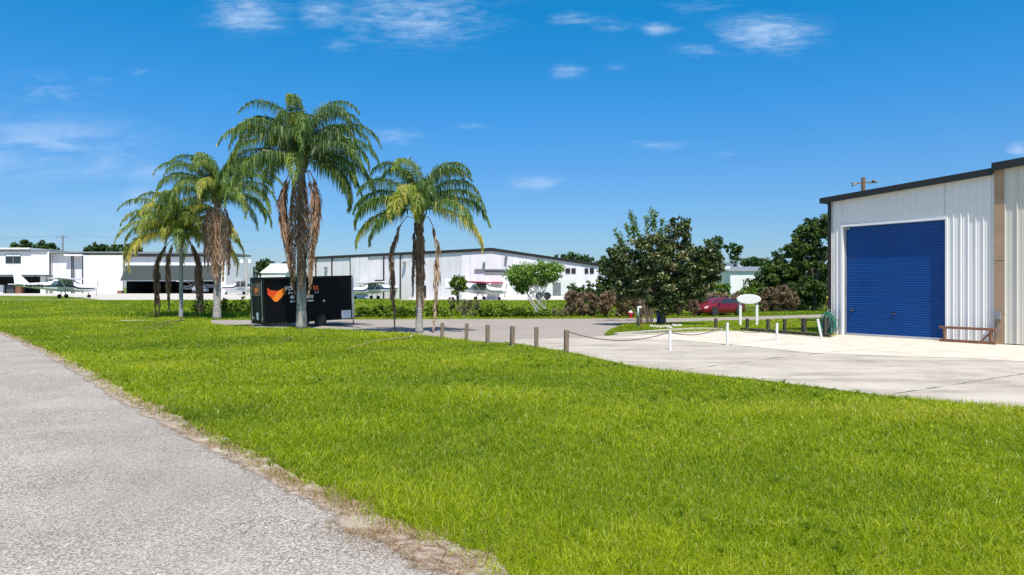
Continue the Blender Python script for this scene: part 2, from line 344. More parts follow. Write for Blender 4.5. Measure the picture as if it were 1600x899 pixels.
L.new(ramp(nt, noise(nt, 3, 4, .7, oc), [(.35, (.30, .27, .22)), (.5, (.10, .085, .055)), (.7, (.05, .06, .02))]), b.inputs['Base Color']); b.inputs['Roughness'].default_value = .95
# hangar cladding: sheet seams and faint streaks
for nm, cc in (('hangar_white', (.80, .775, .79)), ):
    M_hangar, nt, b, L = nodes_mat(nm+'_sheet'); tcn = N(nt, 'ShaderNodeTexCoord').outputs['Object']; sp3 = N(nt, 'ShaderNodeSeparateXYZ'); L.new(tcn, sp3.inputs[0])
    fr = mathn(nt, 'FRACT', mathn(nt, 'MULTIPLY', sp3.outputs[0], 1.02)); ln_ = mathn(nt, 'LESS_THAN', fr, .07)
    fr2 = mathn(nt, 'FRACT', mathn(nt, 'MULTIPLY', sp3.outputs[0], .255)); ln2 = mathn(nt, 'LESS_THAN', fr2, .02)
    mps_ = N(nt, 'ShaderNodeMapping'); mps_.inputs['Scale'].default_value = (1.2, 1.2, .12); L.new(tcn, mps_.inputs[0])
    c = ramp(nt, noise(nt, 1.6, 6, .65, mps_.outputs[0]), [(.35, tuple(q*.86 for q in cc)), (.6, cc)])
    c = mixc(nt, mathn(nt, 'MAXIMUM', mathn(nt, 'MULTIPLY', ln_, .16), mathn(nt, 'MULTIPLY', ln2, .35)), c, (.35, .36, .38))
    L.new(c, b.inputs['Base Color']); b.inputs['Roughness'].default_value = .5
# sandy verge
M_sand, nt, b, L = nodes_mat('sandy_verge'); oc = N(nt, 'ShaderNodeTexCoord').outputs['Object']
c = ramp(nt, noise(nt, 5, 8, .75, oc), [(.3, (.20, .13, .08)), (.48, (.38, .29, .20)), (.7, (.56, .50, .41))])
L.new(c, b.inputs['Base Color']); b.inputs['Roughness'].default_value = .95; bumpn(nt, b, noise(nt, 50, 5, .7, oc), .7, .01)

# ------------------------------------------------------------------ setting: ground, path, road, apron
xs = np.concatenate([[-3000, -1200, -500, -250], np.arange(-150, -19, 10), np.arange(-15, 36, 2.5), np.arange(40, 151, 10), [250, 500, 1200, 3000]])
ys = np.concatenate([[-400, -150, -60, -20], np.arange(-10, 48, 4), np.arange(48, 64, .8), np.arange(64, 140, 8), [200, 400, 900, 2000, 4500]])
mb = MB(); nx = len(xs)
for y in ys:
    for x in xs: mb.v.append((x, y, float(HT(x, y))))
for j in range(len(ys)-1):
    for i in range(nx-1): mb.f.append((j*nx+i, j*nx+i+1, (j+1)*nx+i+1, (j+1)*nx+i)); mb.m.append(0)
tag(mb.build('ground', M_ground, smooth=True), kind='structure')

def catmull(p, n=8):
    out = []
    for i in range(len(p)-1):
        a, b_, c_, d = p[max(i-1, 0)], p[i], p[i+1], p[min(i+2, len(p)-1)]
        for k in range(n):
            t = k/n; out.append(tuple(.5*((2*b_[q])+(-a[q]+c_[q])*t+(2*a[q]-5*b_[q]+4*c_[q]-d[q])*t*t+(-a[q]+3*b_[q]-3*c_[q]+d[q])*t**3) for q in (0, 1)))
    out.append(tuple(p[-1])); return out
def g2(pts): return [tuple(G(*p)[:2]) for p in pts]
# path edge
pe = [(-51, 62), (-31.6, 41)] + g2([(0, 520), (70, 549), (150, 592), (260, 655), (400, 722), (520, 783), (640, 838), (775, 899)]) + [(.55, 2.9), (1.7, .6), (3.6, -3), (7, -9)]
pe = catmull(pe, 14)
pe2 = []
for i, p in enumerate(pe):
    d = min(1, max(0, (30-p[1])/25)); k = mn.noise(Vector((p[0]*1.3, p[1]*1.3, 0)))*.16*d + mn.noise(Vector((p[0]*6, p[1]*6, 3)))*.05*d
    pe2.append((p[0]+k*.7, p[1]+k*.7))
PATH = pe2 + [(-4, -12), (-30, -12), (-60, 10), (-100, 60)]
def sheet(name, poly, z, m, kind='structure'):
    mb = MB(); mb.quad(*[(p[0], p[1], z) for p in poly]); o = mb.build(name, m); return tag(o, kind=kind)
from mathutils.geometry import tessellate_polygon
def tsheet(name, poly, z, m, kind='structure', mbx=None, mi=0):
    mb = mbx or MB(); n = len(mb.v); mb.v += [(p[0], p[1], z) for p in poly]
    for t in tessellate_polygon([[Vector((p[0], p[1], 0)) for p in poly]]): mb.f.append(tuple(n+i for i in t)); mb.m.append(mi)
    if mbx: return mb
    return tag(mb.build(name, m), kind=kind)
tsheet('path', PATH, .008, M_path)
# verge strip: sand with ragged both sides
vi, vo_ = [], []
for i, p in enumerate(pe2):
    if p[1] > 45 or p[1] < -3: continue
    w = .10+.10*abs(mn.noise(Vector((p[0]*2, p[1]*2, 9))))*2
    near = max(0, 1-abs(p[1]-4.4)/2.2); w_in = .03+.20*near*(0.6+abs(mn.noise(Vector((p[0]*3, p[1]*3, 4))))*1.6)
    w_in += .12*abs(mn.noise(Vector((p[0]*1.2, p[1]*1.2, 14))))
    q = (.707, .707); vo_.append((p[0]+q[0]*w, p[1]+q[1]*w)); vi.append((p[0]-q[0]*w_in, p[1]-q[1]*w_in))
VERGE = vi + vo_[::-1]
M_verge, nt, b, L = nodes_mat('verge_sand'); oc = N(nt, 'ShaderNodeTexCoord').outputs['Object']
c = ramp(nt, noise(nt, 5, 8, .75, oc), [(.3, (.13, .09, .06)), (.46, (.28, .215, .155)), (.6, (.38, .32, .25)), (.75, (.50, .45, .38))])
L.new(c, b.inputs['Base Color']); b.inputs['Roughness'].default_value = .95; bumpn(nt, b, noise(nt, 50, 5, .7, oc), .7, .01)
at = N(nt, 'ShaderNodeAttribute', attribute_name='w'); e1 = mathn(nt, 'ADD', mathn(nt, 'MULTIPLY', at.outputs['Fac'], 1.3), mathn(nt, 'MULTIPLY', noise(nt, 9, 9, .78, oc), 1.5))
al = mathn(nt, 'MULTIPLY', mathn(nt, 'SUBTRACT', e1, 1.12), 4.0, clamp=True); L.new(al, b.inputs['Alpha'])
mb = MB(); wat = []
for a, c_ in zip(vi, vo_):
    for k in range(6):
        t = k/5; mb.v.append((a[0]-.18*(1-t)+(c_[0]-a[0])*t, a[1]-.18*(1-t)+(c_[1]-a[1])*t, .013)); wat.append((0, .3, .6, .9, 1, 1)[k])
for i in range(len(vi)-1):
    for k in range(5): mb.f.append((i*6+k, i*6+k+1, i*6+k+7, i*6+k+6)); mb.m.append(0)
vg = mb.build('dirt_verge', M_verge); at_ = vg.data.attributes.new('w', 'FLOAT', 'POINT'); at_.data.foreach_set('value', wat); tag(vg, kind='structure')

ROAD = g2([(330, 501), (560, 500), (885, 498.8), (1060, 498), (1160, 496), (1290, 492), (1600, 487), (2100, 481), (2100, 486), (1700, 493), (1293, 497.5), (1155, 502), (1005, 506), (978, 508.5), (958, 514), (944, 524), (960, 529), (915, 533), (787, 538), (740, 535), (690, 529), (640, 522.5), (560, 518), (480, 514), (400, 511), (330, 508)])
tsheet('road', ROAD, .004, M_road)
# wall line of the blue-door building
C0 = Vector((13.22, 29.53, 0)); WD = Vector((.548, -.8365, 0)).normalized(); WN = Vector((WD.y, -WD.x, 0))    # WN points out of the wall
if WN.x > 0: WN = -WN
def WP(s, out=0, z=0): p = C0+WD*s+WN*out; return Vector((p.x, p.y, z))
lawn_edge = g2([(787, 534.5), (838, 544), (885, 551), (940, 563), (1002, 576), (1090, 586), (1188, 596), (1388, 621), (1600, 644), (2000, 690)])
lawn_edge = catmull(lawn_edge, 6)
APRON = lawn_edge + [tuple(WP(15)[:2]), tuple(WP(15, -1)[:2]), tuple(WP(-.1, -1)[:2])] + g2([(1297, 528.6), (1228, 523), (1159, 518.2), (1129, 517.5), (1050, 520), (975, 523.5), (943, 526.5), (915, 528.5), (800, 532)])
amb = MB(); tsheet('', APRON, .016, None, mbx=amb)
# paler slab nearest the building
PALE = g2([(955, 528.5), (1060, 522.5), (1159, 519.5), (1297, 530)]) + [tuple(WP(.1)[:2]), tuple(WP(13)[:2])] + g2([(1760, 575), (1600, 567), (1521, 562), (1277, 554), (1140, 540), (1051, 532.5)])
tsheet('', PALE, .020, None, mbx=amb, mi=1)
def crack(pts, w, z=.024, gap=.35):
    P = [Vector((*p, z)) for p in catmull(g2(pts), 20)]
    d = 0
    for a, b_ in zip(P, P[1:]):
        if (b_-a).length < 1e-4: continue
        t = (b_-a).normalized(); n = Vector((-t.y, t.x, 0)); segs = max(1, int((b_-a).length/.10))
        for k in range(segs):
            q = a.lerp(b_, k/segs); q2 = a.lerp(b_, (k+1)/segs); h = mn.noise(q*2.1)+.35*mn.noise(q*9)
            ww = w*(.35+max(0, h+gap-.2)*1.5)
            if h < -gap: ww = w*.22
            o1 = n*mn.noise(q*5)*.012; amb.quad(q-n*ww+o1, q2-n*ww+o1, q2+n*ww+o1, q+n*ww+o1, m=2)
crack([(1051, 532.5), (1140, 540), (1277, 554), (1521, 562), (1600, 567)], .017)
crack([(1069, 580), (1160, 568), (1277, 554), (1424, 542)], .014)
crack([(1393, 618), (1480, 605), (1600, 586), (1700, 572)], .014)
crack([(1190, 594), (1400, 574), (1640, 552)], .008, gap=.1)
crack([(900, 538), (1000, 545), (1120, 556)], .008, gap=.1)
tag(amb.build('concrete_apron', [M_apron, M_apron2, M_crack]), kind='structure')
ISL = g2([(944, 525.4), (956, 517), (980, 509), (1005, 507), (1155, 503), (1293, 498.6), (1700, 494), (1700, 505)]) + [tuple(WP(-.3, -3)[:2]), tuple(WP(-.25, .1)[:2])] + g2([(1295, 527), (1228, 521.6), (1159, 516.8), (1129, 514.5), (1085, 513.5), (1040, 516), (990, 521)])
tsheet('grass_island', ISL, .030, M_ground)
tag(MB().box((0, 0, 0), (.01, .01, .01)).build('curb', M_conc), kind='structure').location = (0, 0, -1) if False else (0, 0, -5)
bpy.data.objects.remove(bpy.data.objects['curb'])
# low concrete curb along the island
mb = MB(); pts = g2([(962, 524.3), (1040, 518.6), (1085, 516), (1129, 516.6)])
for a, b_ in zip(pts, pts[1:]): mb.beam((*a, .045), (*b_, .045), .22, .09)
tag(mb.build('kerb', M_conc), kind='structure')
# pale taxi strip and hangar forecourt far left
Z1 = .84
mb = MB(); zt = .84
mb.quad((-150, 60.6, zt+.01), (-22, 60.6, zt+.01), (-22, 62.3, zt+.01), (-150, 62.3, zt+.01)); tag(mb.build('taxi_strip', M_conc), kind='structure')
mb = MB(); mb.quad((-110, 112, zt+.006), (-58, 92, zt+.006), (-37, 64, zt+.006), (-25, 64, zt+.006), (-30, 140, zt+.006), (-110, 140, zt+.006)); tag(mb.build('hangar_forecourt', M_conc), kind='structure')
mb = MB(); mb.quad((-10, 62.0, zt+.012), (8.9, 62.0, zt+.012), (8.9, 68, zt+.012), (-4, 67.5, zt+.012), (-10, 74, zt+.012)); tag(mb.build('hangar_apron', M_conc), kind='structure')
mb = MB(); sp_ = G(212, 502); poly = [(sp_.x+math.cos(t)*(.9+.35*math.sin(3*t)), sp_.y+math.sin(t)*(1.0+.4*math.cos(2*t))) for t in np.linspace(0, 6.28, 22)[:-1]]
tsheet('bare_soil', poly, .02, M_sand)

# ------------------------------------------------------------------ grass
def inside(x, y, poly):
    p = np.array(poly); r = np.zeros(len(x), bool); j = len(p)-1
    for i in range(len(p)):
        c_ = ((p[i, 1] > y) != (p[j, 1] > y)) & (x < (p[j, 0]-p[i, 0])*(y-p[i, 1])/(p[j, 1]-p[i, 1]+1e-12)+p[i, 0]); r ^= c_; j = i
    return r
def vnoise(x, y, s, seed=0):
    """cheap value noise"""
    x = x/s+seed*17.3; y = y/s+seed*9.1; xi = np.floor(x); yi = np.floor(y); fx = x-xi; fy = y-yi
    h = lambda a, b_: np.modf(np.abs(np.sin(a*127.1+b_*311.7+seed)*43758.5453))[0]
    sx = fx*fx*(3-2*fx); sy = fy*fy*(3-2*fy)
    return (h(xi, yi)*(1-sx)+h(xi+1, yi)*sx)*(1-sy)+(h(xi, yi+1)*(1-sx)+h(xi+1, yi+1)*sx)*sy
def blades(x, y, z, h, w, lean, rnd, name, m, parent=None):
    n = len(x); a = rng.uniform(0, 2*np.pi, n); la = rng.uniform(0, 2*np.pi, n)
    ca, sa = np.cos(a)*w*.5, np.sin(a)*w*.5; lx, ly = np.cos(la)*lean*h, np.sin(la)*lean*h
    # two faces per blade as quads (second degenerate-free: narrow tip)
    V = np.empty((n, 2, 4, 3), np.float32)
    p0 = np.stack([x-ca, y-sa, z], 1); p1 = np.stack([x+ca, y+sa, z], 1)
    mx_, my_ = x+lx*.35, y+ly*.35; zm = z+h*.58
    p2 = np.stack([mx_+ca*.8, my_+sa*.8, zm], 1); p3 = np.stack([mx_-ca*.8, my_-sa*.8, zm], 1)
    tx, ty = x+lx, y+ly; zt_ = z+h*np.sqrt(np.clip(1-lean**2*.6, .15, 1))
    p4 = np.stack([tx+ca*.12, ty+sa*.12, zt_], 1); p5 = np.stack([tx-ca*.12, ty-sa*.12, zt_], 1)
    V[:, 0] = np.stack([p0, p1, p2, p3], 1); V[:, 1] = np.stack([p3, p2, p4, p5], 1)
    return np_mesh(name, V.reshape(-1, 3), 4, m, parent, np.repeat(rnd, 2))
def sample(n, y0, y1, ex):
    """points over the lawn with density falling with distance"""
    t = rng.random(n); k = 2-ex
    y = (y0**k+t*(y1**k-y0**k))**(1/k) if abs(k) > 1e-3 else y0*(y1/y0)**t
    x = rng.uniform(-.84, .84, n)*y; return x, y
X, Y = sample(1000000, 3.0, 48, 1.60)
x2 = rng.uniform(-52, -11, 70000); y2 = rng.uniform(47.5, 60.3, 70000); k2 = (x2 > -.86*y2); X = np.concatenate([X, x2[k2]]); Y = np.concatenate([Y, y2[k2]])
jit = .07
keep = ~inside(X, Y, ROAD) & ~inside(X+rng.normal(0, .09, len(X)), Y+rng.normal(0, .09, len(X)), APRON)
keep &= ~(inside(X+rng.normal(0, jit, len(X)), Y+rng.normal(0, jit, len(X)), PATH)) & ~(inside(X, Y, VERGE) & (rng.random(len(X)) < .9-.5*vnoise(X, Y, .3, 21)))
keep &= ~((np.abs(X-sp_.x) < 1.2) & (np.abs(Y-sp_.y) < 1.5) & inside(X, Y, poly))
X, Y = X[keep], Y[keep]
PB = vnoise(X, Y, 2.2, 1)*.5+vnoise(X, Y, .7, 2)*.3+vnoise(X, Y, .25, 3)*.2
clump = (vnoise(X, Y, .16, 4) < .55+.75*vnoise(X, Y, 1.1, 5))
n = len(X); dist = np.sqrt(X**2+Y**2)
Wd = np.maximum(.0048, .0048*(dist/5)**.85)*rng.uniform(.7, 1.35, n)
Hh = (.030+.085*PB)*rng.uniform(.5, 1.5, n)*(.8+.5*vnoise(X, Y, 1.3, 31)); Hh = np.where(rng.random(n) < .012, Hh*1.7, Hh)
lean = np.clip(rng.normal(.75, .32, n), .05, 1.3)
# drying band across the lawn, yellower
band = np.exp(-((Y-(13.2-.42*(X-.5)))/.9)**2)*(X > -1)
rn = np.clip(.15+.55*rng.random(n)+.5*(PB-.5)+.45*band*rng.random(n)+.40*(vnoise(X, Y, 3.2, 8)-.5)+.08, 0, .93)
rn = np.where(rng.random(n) < .035+.05*vnoise(X, Y, 1.7, 9), rng.uniform(.93, 1, n), rn)
# coarse tufts of wider, longer blades
nt_ = 2600; tx, ty = sample(nt_, 3.6, 24, 1.2); kt = ~inside(tx, ty, PATH) & ~inside(tx, ty, APRON) & ~inside(tx, ty, ROAD) & (vnoise(tx, ty, 1.8, 41) > .42); tx, ty = tx[kt], ty[kt]; q = 16
TX = np.repeat(tx, q)+rng.normal(0, .018, len(tx)*q); TY = np.repeat(ty, q)+rng.normal(0, .018, len(tx)*q); kt = ~inside(TX, TY, PATH)&~inside(TX, TY, APRON); TX, TY = TX[kt], TY[kt]; m_ = len(TX)
tone = np.repeat(rng.uniform(.05, .85, len(tx)), q)[kt]
X = np.concatenate([X, TX]); Y = np.concatenate([Y, TY]); Hh = np.concatenate([Hh, rng.uniform(.07, .15, m_)]); Wd = np.concatenate([Wd, rng.uniform(.007, .011, m_)*np.maximum(1, TY/9)])
lean = np.concatenate([lean, np.clip(rng.normal(.8, .25, m_), .2, 1.2)]); rn = np.concatenate([rn, np.clip(tone+rng.normal(0, .1, m_), 0, .93)])
# verge side: shorter, dryer
zb = np.where(inside(X, Y, ISL), .03, HT(X, Y))
tag(blades(X, Y, zb, Hh, Wd, lean, rn, 'grass', M_grass), 'short bright green lawn grass between the path and the road', 'grass', kind='stuff')
# long weedy grass beyond the road
n = 42000; X = rng.uniform(-30, 42, n); Y = rng.uniform(44.4, 59, n)
k = ~inside(X, Y, ROAD) & (X > -24-(Y-45)) ; X, Y = X[k], Y[k]; n = len(X)
hh = np.where(Y < 46.5, rng.uniform(.06, .14, n), np.where(Y < 49, rng.uniform(.2, .45, n), rng.uniform(.10, .24, n))) * np.where((Y < 50) & (X > 4), .45, 1)
hh *= np.where((X > 11), .4, 1); hh = np.where((X > 3) & (Y < 48.3), np.minimum(hh, .13), hh)
tag(blades(X, Y, HT(X, Y), hh*(.6+.8*vnoise(X, Y, 1.5, 6)), rng.uniform(.05, .11, n), np.clip(rng.normal(.4, .2, n), 0, 1), np.clip(vnoise(X, Y, 2.5, 7)*.6+rng.random(n)*.5, 0, 1), 'tall_grass', M_farn),
    'long weedy grass on the bank between the road and the hangar field', 'grass', kind='stuff')
# thatch on verge
vv = []
E = np.array([p for p in pe2 if -1 < p[1] < 32]); seg = rng.integers(0, len(E)-1, 24000); t = rng.random(24000)
prob = rng.random(24000) < np.clip(9/np.maximum(E[seg, 1], 2), .05, 1); seg, t = seg[prob], t[prob]; n = len(seg)
X = E[seg, 0]*(1-t)+E[seg+1, 0]*t; Y = E[seg, 1]*(1-t)+E[seg+1, 1]*t
off = rng.normal(.06, .13, n) - np.where((Y < 6.2), np.abs(rng.normal(0, .22, n)), 0); X += off*.707; Y += off*.707
pk = vnoise(X, Y, .35, 11)*.6+vnoise(X, Y, .12, 12)*.4 > .5; X, Y = X[pk], Y[pk]; n = len(X)
tag(blades(X, Y, np.full(n, .014), rng.uniform(.02, .05, n), rng.uniform(.002, .005, n)*np.maximum(1, Y/5), rng.uniform(.8, 2.6, n), rng.random(n), 'dead_thatch', M_thatch),
    'dry brown thatch along the edge of the path', 'dead grass', kind='stuff')
# dry runners lying over the path edge
mb = MB()
for i in range(46):
    p = Vector((random.uniform(-1.5, .1), 0, .02)); p.y = random.uniform(4.2, 5.5)
    base = min(E, key=lambda e: abs(e[1]-p.y)); p.x = base[0]+random.uniform(-.45, .25)
    a = random.gauss(-.7, .6)+(math.pi if random.random() < .5 else 0); L_ = random.uniform(.15, .5); pts = []
    for k in range(7):
        pts.append(p.copy()); a += random.gauss(0, .28); p = p+Vector((math.cos(a), math.sin(a), 0))*L_/6; p.z = .018+random.random()*.012
    mb.tube(pts, [random.uniform(.0015, .003)]*7, 4)
tag(mb.build('dry_runners', M_woodr), 'tangle of thin brown grass runners lying over the near edge of the path', 'dead grass', kind='stuff')

# ------------------------------------------------------------------ trees and shrubs
def leafcloud(P, size, rnd, asp=.55, nrm=None):
    n = len(P); d = rng.normal(size=(n, 3)); d /= np.linalg.norm(d, axis=1)[:, None]
    e = rng.normal(size=(n, 3)); e -= (e*d).sum(1)[:, None]*d; e /= np.linalg.norm(e, axis=1)[:, None]
    s = size*rng.uniform(.6, 1.4, n)[:, None]
    return np.stack([P-d*s, P+e*s*asp, P+d*s, P-e*s*asp], 1).reshape(-1, 3)
def crown_points(clumps, Y, dens, fill=.35, sub=.30, depthk=.8, gap=.0):
    """clumps: pixel ellipses (px,py,rx,ry) at depth Y filled with sub-clumps; returns leaf points and shading-free random"""
    m = Y/F; out = []; cl = []
    for (px, py, rx, ry) in clumps:
        c_ = PT(px, py, Y); a, b_ = rx*m, ry*m; dd = min(a, max(b_, a*.7))*depthk
        r = max(.12, sub*min(a, b_)); ns = int(max(12, 1.5*(a*b_*dd)/(r**3)*.55)); ns = min(ns, 140)
        for i in range(ns):
            v_ = rng.normal(size=3); v_ /= np.linalg.norm(v_); rad = rng.uniform(.12, 1)**.5
            q = np.array(c_)+v_*rad*np.array([a-r*.6, dd, b_-r*.6]); rr = r*rng.uniform(.6, 1.25)
            k = int(2.2*dens*rr*rr*rng.uniform(.7, 1.2)); d = rng.normal(size=(k, 3)); d /= np.linalg.norm(d, axis=1)[:, None]
            d[:, 2] *= .75; out.append(q+d*rr*rng.uniform(fill, 1.12, (k, 1))); cl.append(np.full(k, rng.random()))
    return np.concatenate(out), np.concatenate(cl)
def tree(name, label, cat, px, by, clumps, m, leaf, dens, Y=None, z=None, trunk_r=.15, group=None, stems=1, sub=.30, bark=None, asp=.55, depthk=.8, spread=.25, tilt=.0, rshift=0, trunk=True, fill=.35, twigs=0):
    if Y is None: g = G(px, by); Y = g.y
    zb = HT((px-800)*Y/F, Y) if z is None else z
    base = Vector(((px-800)*Y/F, Y, float(zb)))
    root = empty(name, base, label, cat, group); P, cl = crown_points(clumps, Y, dens, fill, sub, depthk)
    rn = np.clip(.45*rng.random(len(P))+.5*cl+rshift, 0, 1)
    o = np_mesh('crown', leafcloud(P, leaf, rn, asp)-np.array(base), 4, m, root, rn)
    if trunk:
        mb = MB(); ctr = [PT(c[0], c[1], Y)-base for c in clumps]
        for s in range(stems):
            sx = random.uniform(-spread, spread) if stems > 1 else 0
            tgt = ctr[s % len(ctr)] if stems > 1 else sum(ctr, Vector())/len(ctr)
            p0 = Vector((sx*.5, random.uniform(-.1, .1) if stems > 1 else 0, -.05)); fork = p0.lerp(tgt, .45)+Vector((random.uniform(-.2, .2), 0, 0))
            fork.x = p0.x*.6+fork.x*.4 if stems == 1 else fork.x
            mid = p0.lerp(fork, .5)+Vector((random.uniform(-.1, .1), random.uniform(-.1, .1), 0))
            mb.tube([p0, mid, fork], [trunk_r, trunk_r*.8, trunk_r*.6], 8, wob=.1)
            tg = [P[random.randrange(len(P))] for _ in range(max(4, 12//stems))]
            for q in tg:
                q = Vector(q)-base
                if q.z < fork.z*.8: continue
                a = fork.lerp(q, .5)+Vector((0, 0, .08*(q-fork).length)); mb.tube([fork-Vector((0, 0, .1)), a, q], [trunk_r*.42, trunk_r*.25, trunk_r*.07], 5)
        for _ in range(twigs):
            q = Vector(P[random.randrange(len(P))])-base; d = Vector((random.gauss(0, .3), random.gauss(0, .3), 1)).normalized()
            mb.tube([q, q+d*random.uniform(.2, .5)], [.015, .006], 3)
        mb.build('trunk', bark or M_bark, root)
    return root
def ell(x0, x1, y0, y1): return ((x0+x1)/2, (y0+y1)/2, (x1-x0)/2, (y1-y0)/2)

# magnolia on the grass island
tree('magnolia_tree', 'dark glossy magnolia with pale leaf backs standing on the grass island', 'tree', 1036, 510,
     [ell(945, 1020, 368, 450), ell(985, 1060, 350, 440), ell(1040, 1085, 336, 400), ell(1040, 1110, 370, 460), ell(1075, 1128, 372, 455), ell(960, 1040, 410, 478), ell(1020, 1110, 420, 485), ell(1005, 1068, 440, 495), ell(1060, 1128, 400, 465), ell(985, 1075, 380, 460), ell(940, 985, 380, 445), ell(1092, 1132, 380, 445), ell(950, 1000, 430, 475)],
     M_mag, .085, 400, trunk_r=.17, sub=.23, asp=.5, depthk=.75, fill=.5, twigs=0)
# upright shoots behind the magnolia
base = G(1015, 508); base.x += .55; base.y += 2.5; rt = empty('crepe_myrtle', base, 'thin upright green shoots rising above the magnolia crown from behind it', 'shrub')
mb = MB(); PP = []
for (tx, ty) in [(985, 334), (992, 345), (1018, 330), (1024, 336), (1034, 346), (978, 352), (962, 362), (970, 372), (1042, 352), (1010, 342), (988, 358)]:
    t_ = PT(tx, ty, base.y)-base; mid = Vector((t_.x*.45, random.uniform(-.4, .4), t_.z*.5)); mb.tube([(t_.x*.12, 0, 0), mid, t_], [.022, .018, .006], 5)
    for k in range(150):
        a = rng.uniform(.84, 1.02); q = mid.lerp(t_, (a-.5)*2) if a > .5 else mid; PP.append(np.array(q)+rng.normal(0, .075, 3))
mb.build('trunk', M_bark, rt); PP = np.array(PP); np_mesh('crown', leafcloud(PP, .085, None, .35), 4, M_green, rt, np.clip(rng.random(len(PP)), 0, 1))

# small multi-stem tree by the road
tree('willow_shrub', 'pale green multi-stemmed small tree with bare whitish stems on the road bank', 'tree', 846, 494,
     [ell(787, 830, 412, 455), ell(805, 850, 408, 450), ell(830, 868, 405, 442), ell(852, 886, 404, 432), ell(795, 835, 430, 462), ell(792, 840, 414, 450), ell(835, 884, 410, 445), ell(820, 860, 425, 452)],
     M_lime, .085, 300, Y=47, trunk_r=.04, stems=9, spread=1.3, sub=.62, bark=M_stone, fill=.0)
tree('round_shrub', 'small round bright green shrub against the white hangar', 'shrub', 716, 492, [ell(701, 733, 428, 464)], M_green, .09, 600, Y=48.5, trunk_r=.05, stems=2, sub=.35)
tree('purple_shrub', 'small purple leaved shrub left of the grey brush', 'shrub', 707, 492, [ell(698, 716, 462, 486)], M_purp, .07, 260, Y=46.5, trunk_r=.03, stems=2)
def bush(name, label, x0, x1, y0, y1, m, Y, leaf=.08, dens=230, group=None, sub=.3, n=3, cat='shrub', fill=.4, rshift=0):
    dry = m in (M_brush, M_greyb); asp = .16 if dry else .55; leaf = leaf*1.5 if dry else leaf; dens = dens*1.9 if dry else dens; 
    cl = []; w = (x1-x0)
    for i in range(n):
        cx = x0+w*(i+.5)/n; rx = w/n*.75; t = y0+random.uniform(0, .25)*(y1-y0); cl.append((cx, (t+y1+4)/2, rx, (y1+4-t)/2))
    return tree(name, label, cat, (x0+x1)/2, y1, cl, m, leaf, dens, Y=Y, trunk_r=.03, stems=2, sub=sub, group=group, fill=fill, rshift=rshift, asp=asp)
bush('dry_brush', 'grey leafless brush thicket hanging over the bank beside the purple shrub', 718, 750, 458, 497, M_greyb, 46, .10, 150, n=3, fill=.1)
gb = 'green shrubs along the far side of the road'
for i, (x0, x1, y0, lab) in enumerate([(556, 588, 470, 'leafy green shrub right beside the trailer nose'), (588, 626, 468, 'leafy green shrub between the trailer and the rightmost palm'), (626, 660, 470, 'leafy green shrub directly behind the rightmost palm trunk'),
                                (664, 698, 471, 'dark green shrub just right of the rightmost palm trunk'), (748, 782, 475, 'rounded green shrub right of the grey brush'), (780, 822, 478, 'low green shrub left of the bare-stemmed small tree'), (818, 862, 484, 'very low green shrub under the bare-stemmed small tree')]):
    bush('green_shrub', lab, x0, x1, y0-5+random.uniform(-3, 8), 497, M_green, 45.3+random.uniform(0, 1.0), .085, 620, group=gb, n=3, rshift=random.uniform(-.1, .2))
bush('dry_brush', 'sparse yellowish brush between the small tree and the brown thicket', 862, 888, 474, 496, M_greyb, 46, .09, 140, fill=.1)
br = 'brown dead brush thickets behind the road'
bush('dry_brush', 'brownish grey dead thicket at the left end of the brush row, left of the hydrant', 884, 950, 447, 497, M_brush, 46.5, .11, 240, group=br, n=4, fill=.2)
bush('dry_brush', 'brown dead thicket directly behind the hydrant', 940, 1012, 446, 496, M_brush, 46.8, .11, 240, group=br, n=4, fill=.2, rshift=.1)
bush('dry_brush', 'brown dead thicket behind the magnolia trunk', 1005, 1092, 448, 495, M_brush, 48, .11, 220, group=br, n=4, fill=.2)
bush('dry_brush', 'pale brown brush behind the red car', 1085, 1160, 448, 486, M_brush, 56, .12, 200, group=br, n=4, fill=.2, rshift=.15)
bush('dry_brush', 'reddish brown dead thicket right of the white oval sign', 1186, 1245, 440, 488, M_brush, 57.5, .12, 240, group=br, n=4, fill=.2)
bush('green_shrub', 'dark evergreen shrub rising in front of the hangar corner windows', 888, 945, 432, 476, M_dark, 50, .10, 260, n=4)
bush('green_shrub', 'tall dark evergreen shrub behind the left side of the magnolia', 935, 1000, 395, 478, M_dark, 51, .11, 230, n=3)
bush('green_shrub', 'dark evergreen mass behind the magnolia trunk', 990, 1100, 430, 482, M_dark, 51, .11, 200, n=4)
bush('green_shrub', 'yellow green shrub between the magnolia and the red car', 1105, 1140, 436, 466, M_green, 58, .12, 220, n=2)
bush('green_shrub', 'light green shrub above the car and left of the oval sign', 1150, 1182, 445, 470, M_green, 60, .12, 220, n=2)
bush('tall_weeds', 'white flowering weeds behind the leftmost tall palm and left of the trailer', 300, 352, 468, 497, M_green, 52, .09, 260, n=4, cat='weeds')
bush('tall_weeds', 'dark weed clump filling the gap between the palm and the trailer rear', 345, 402, 462, 496, M_green, 50, .09, 260, n=4, cat='weeds', rshift=-.15)

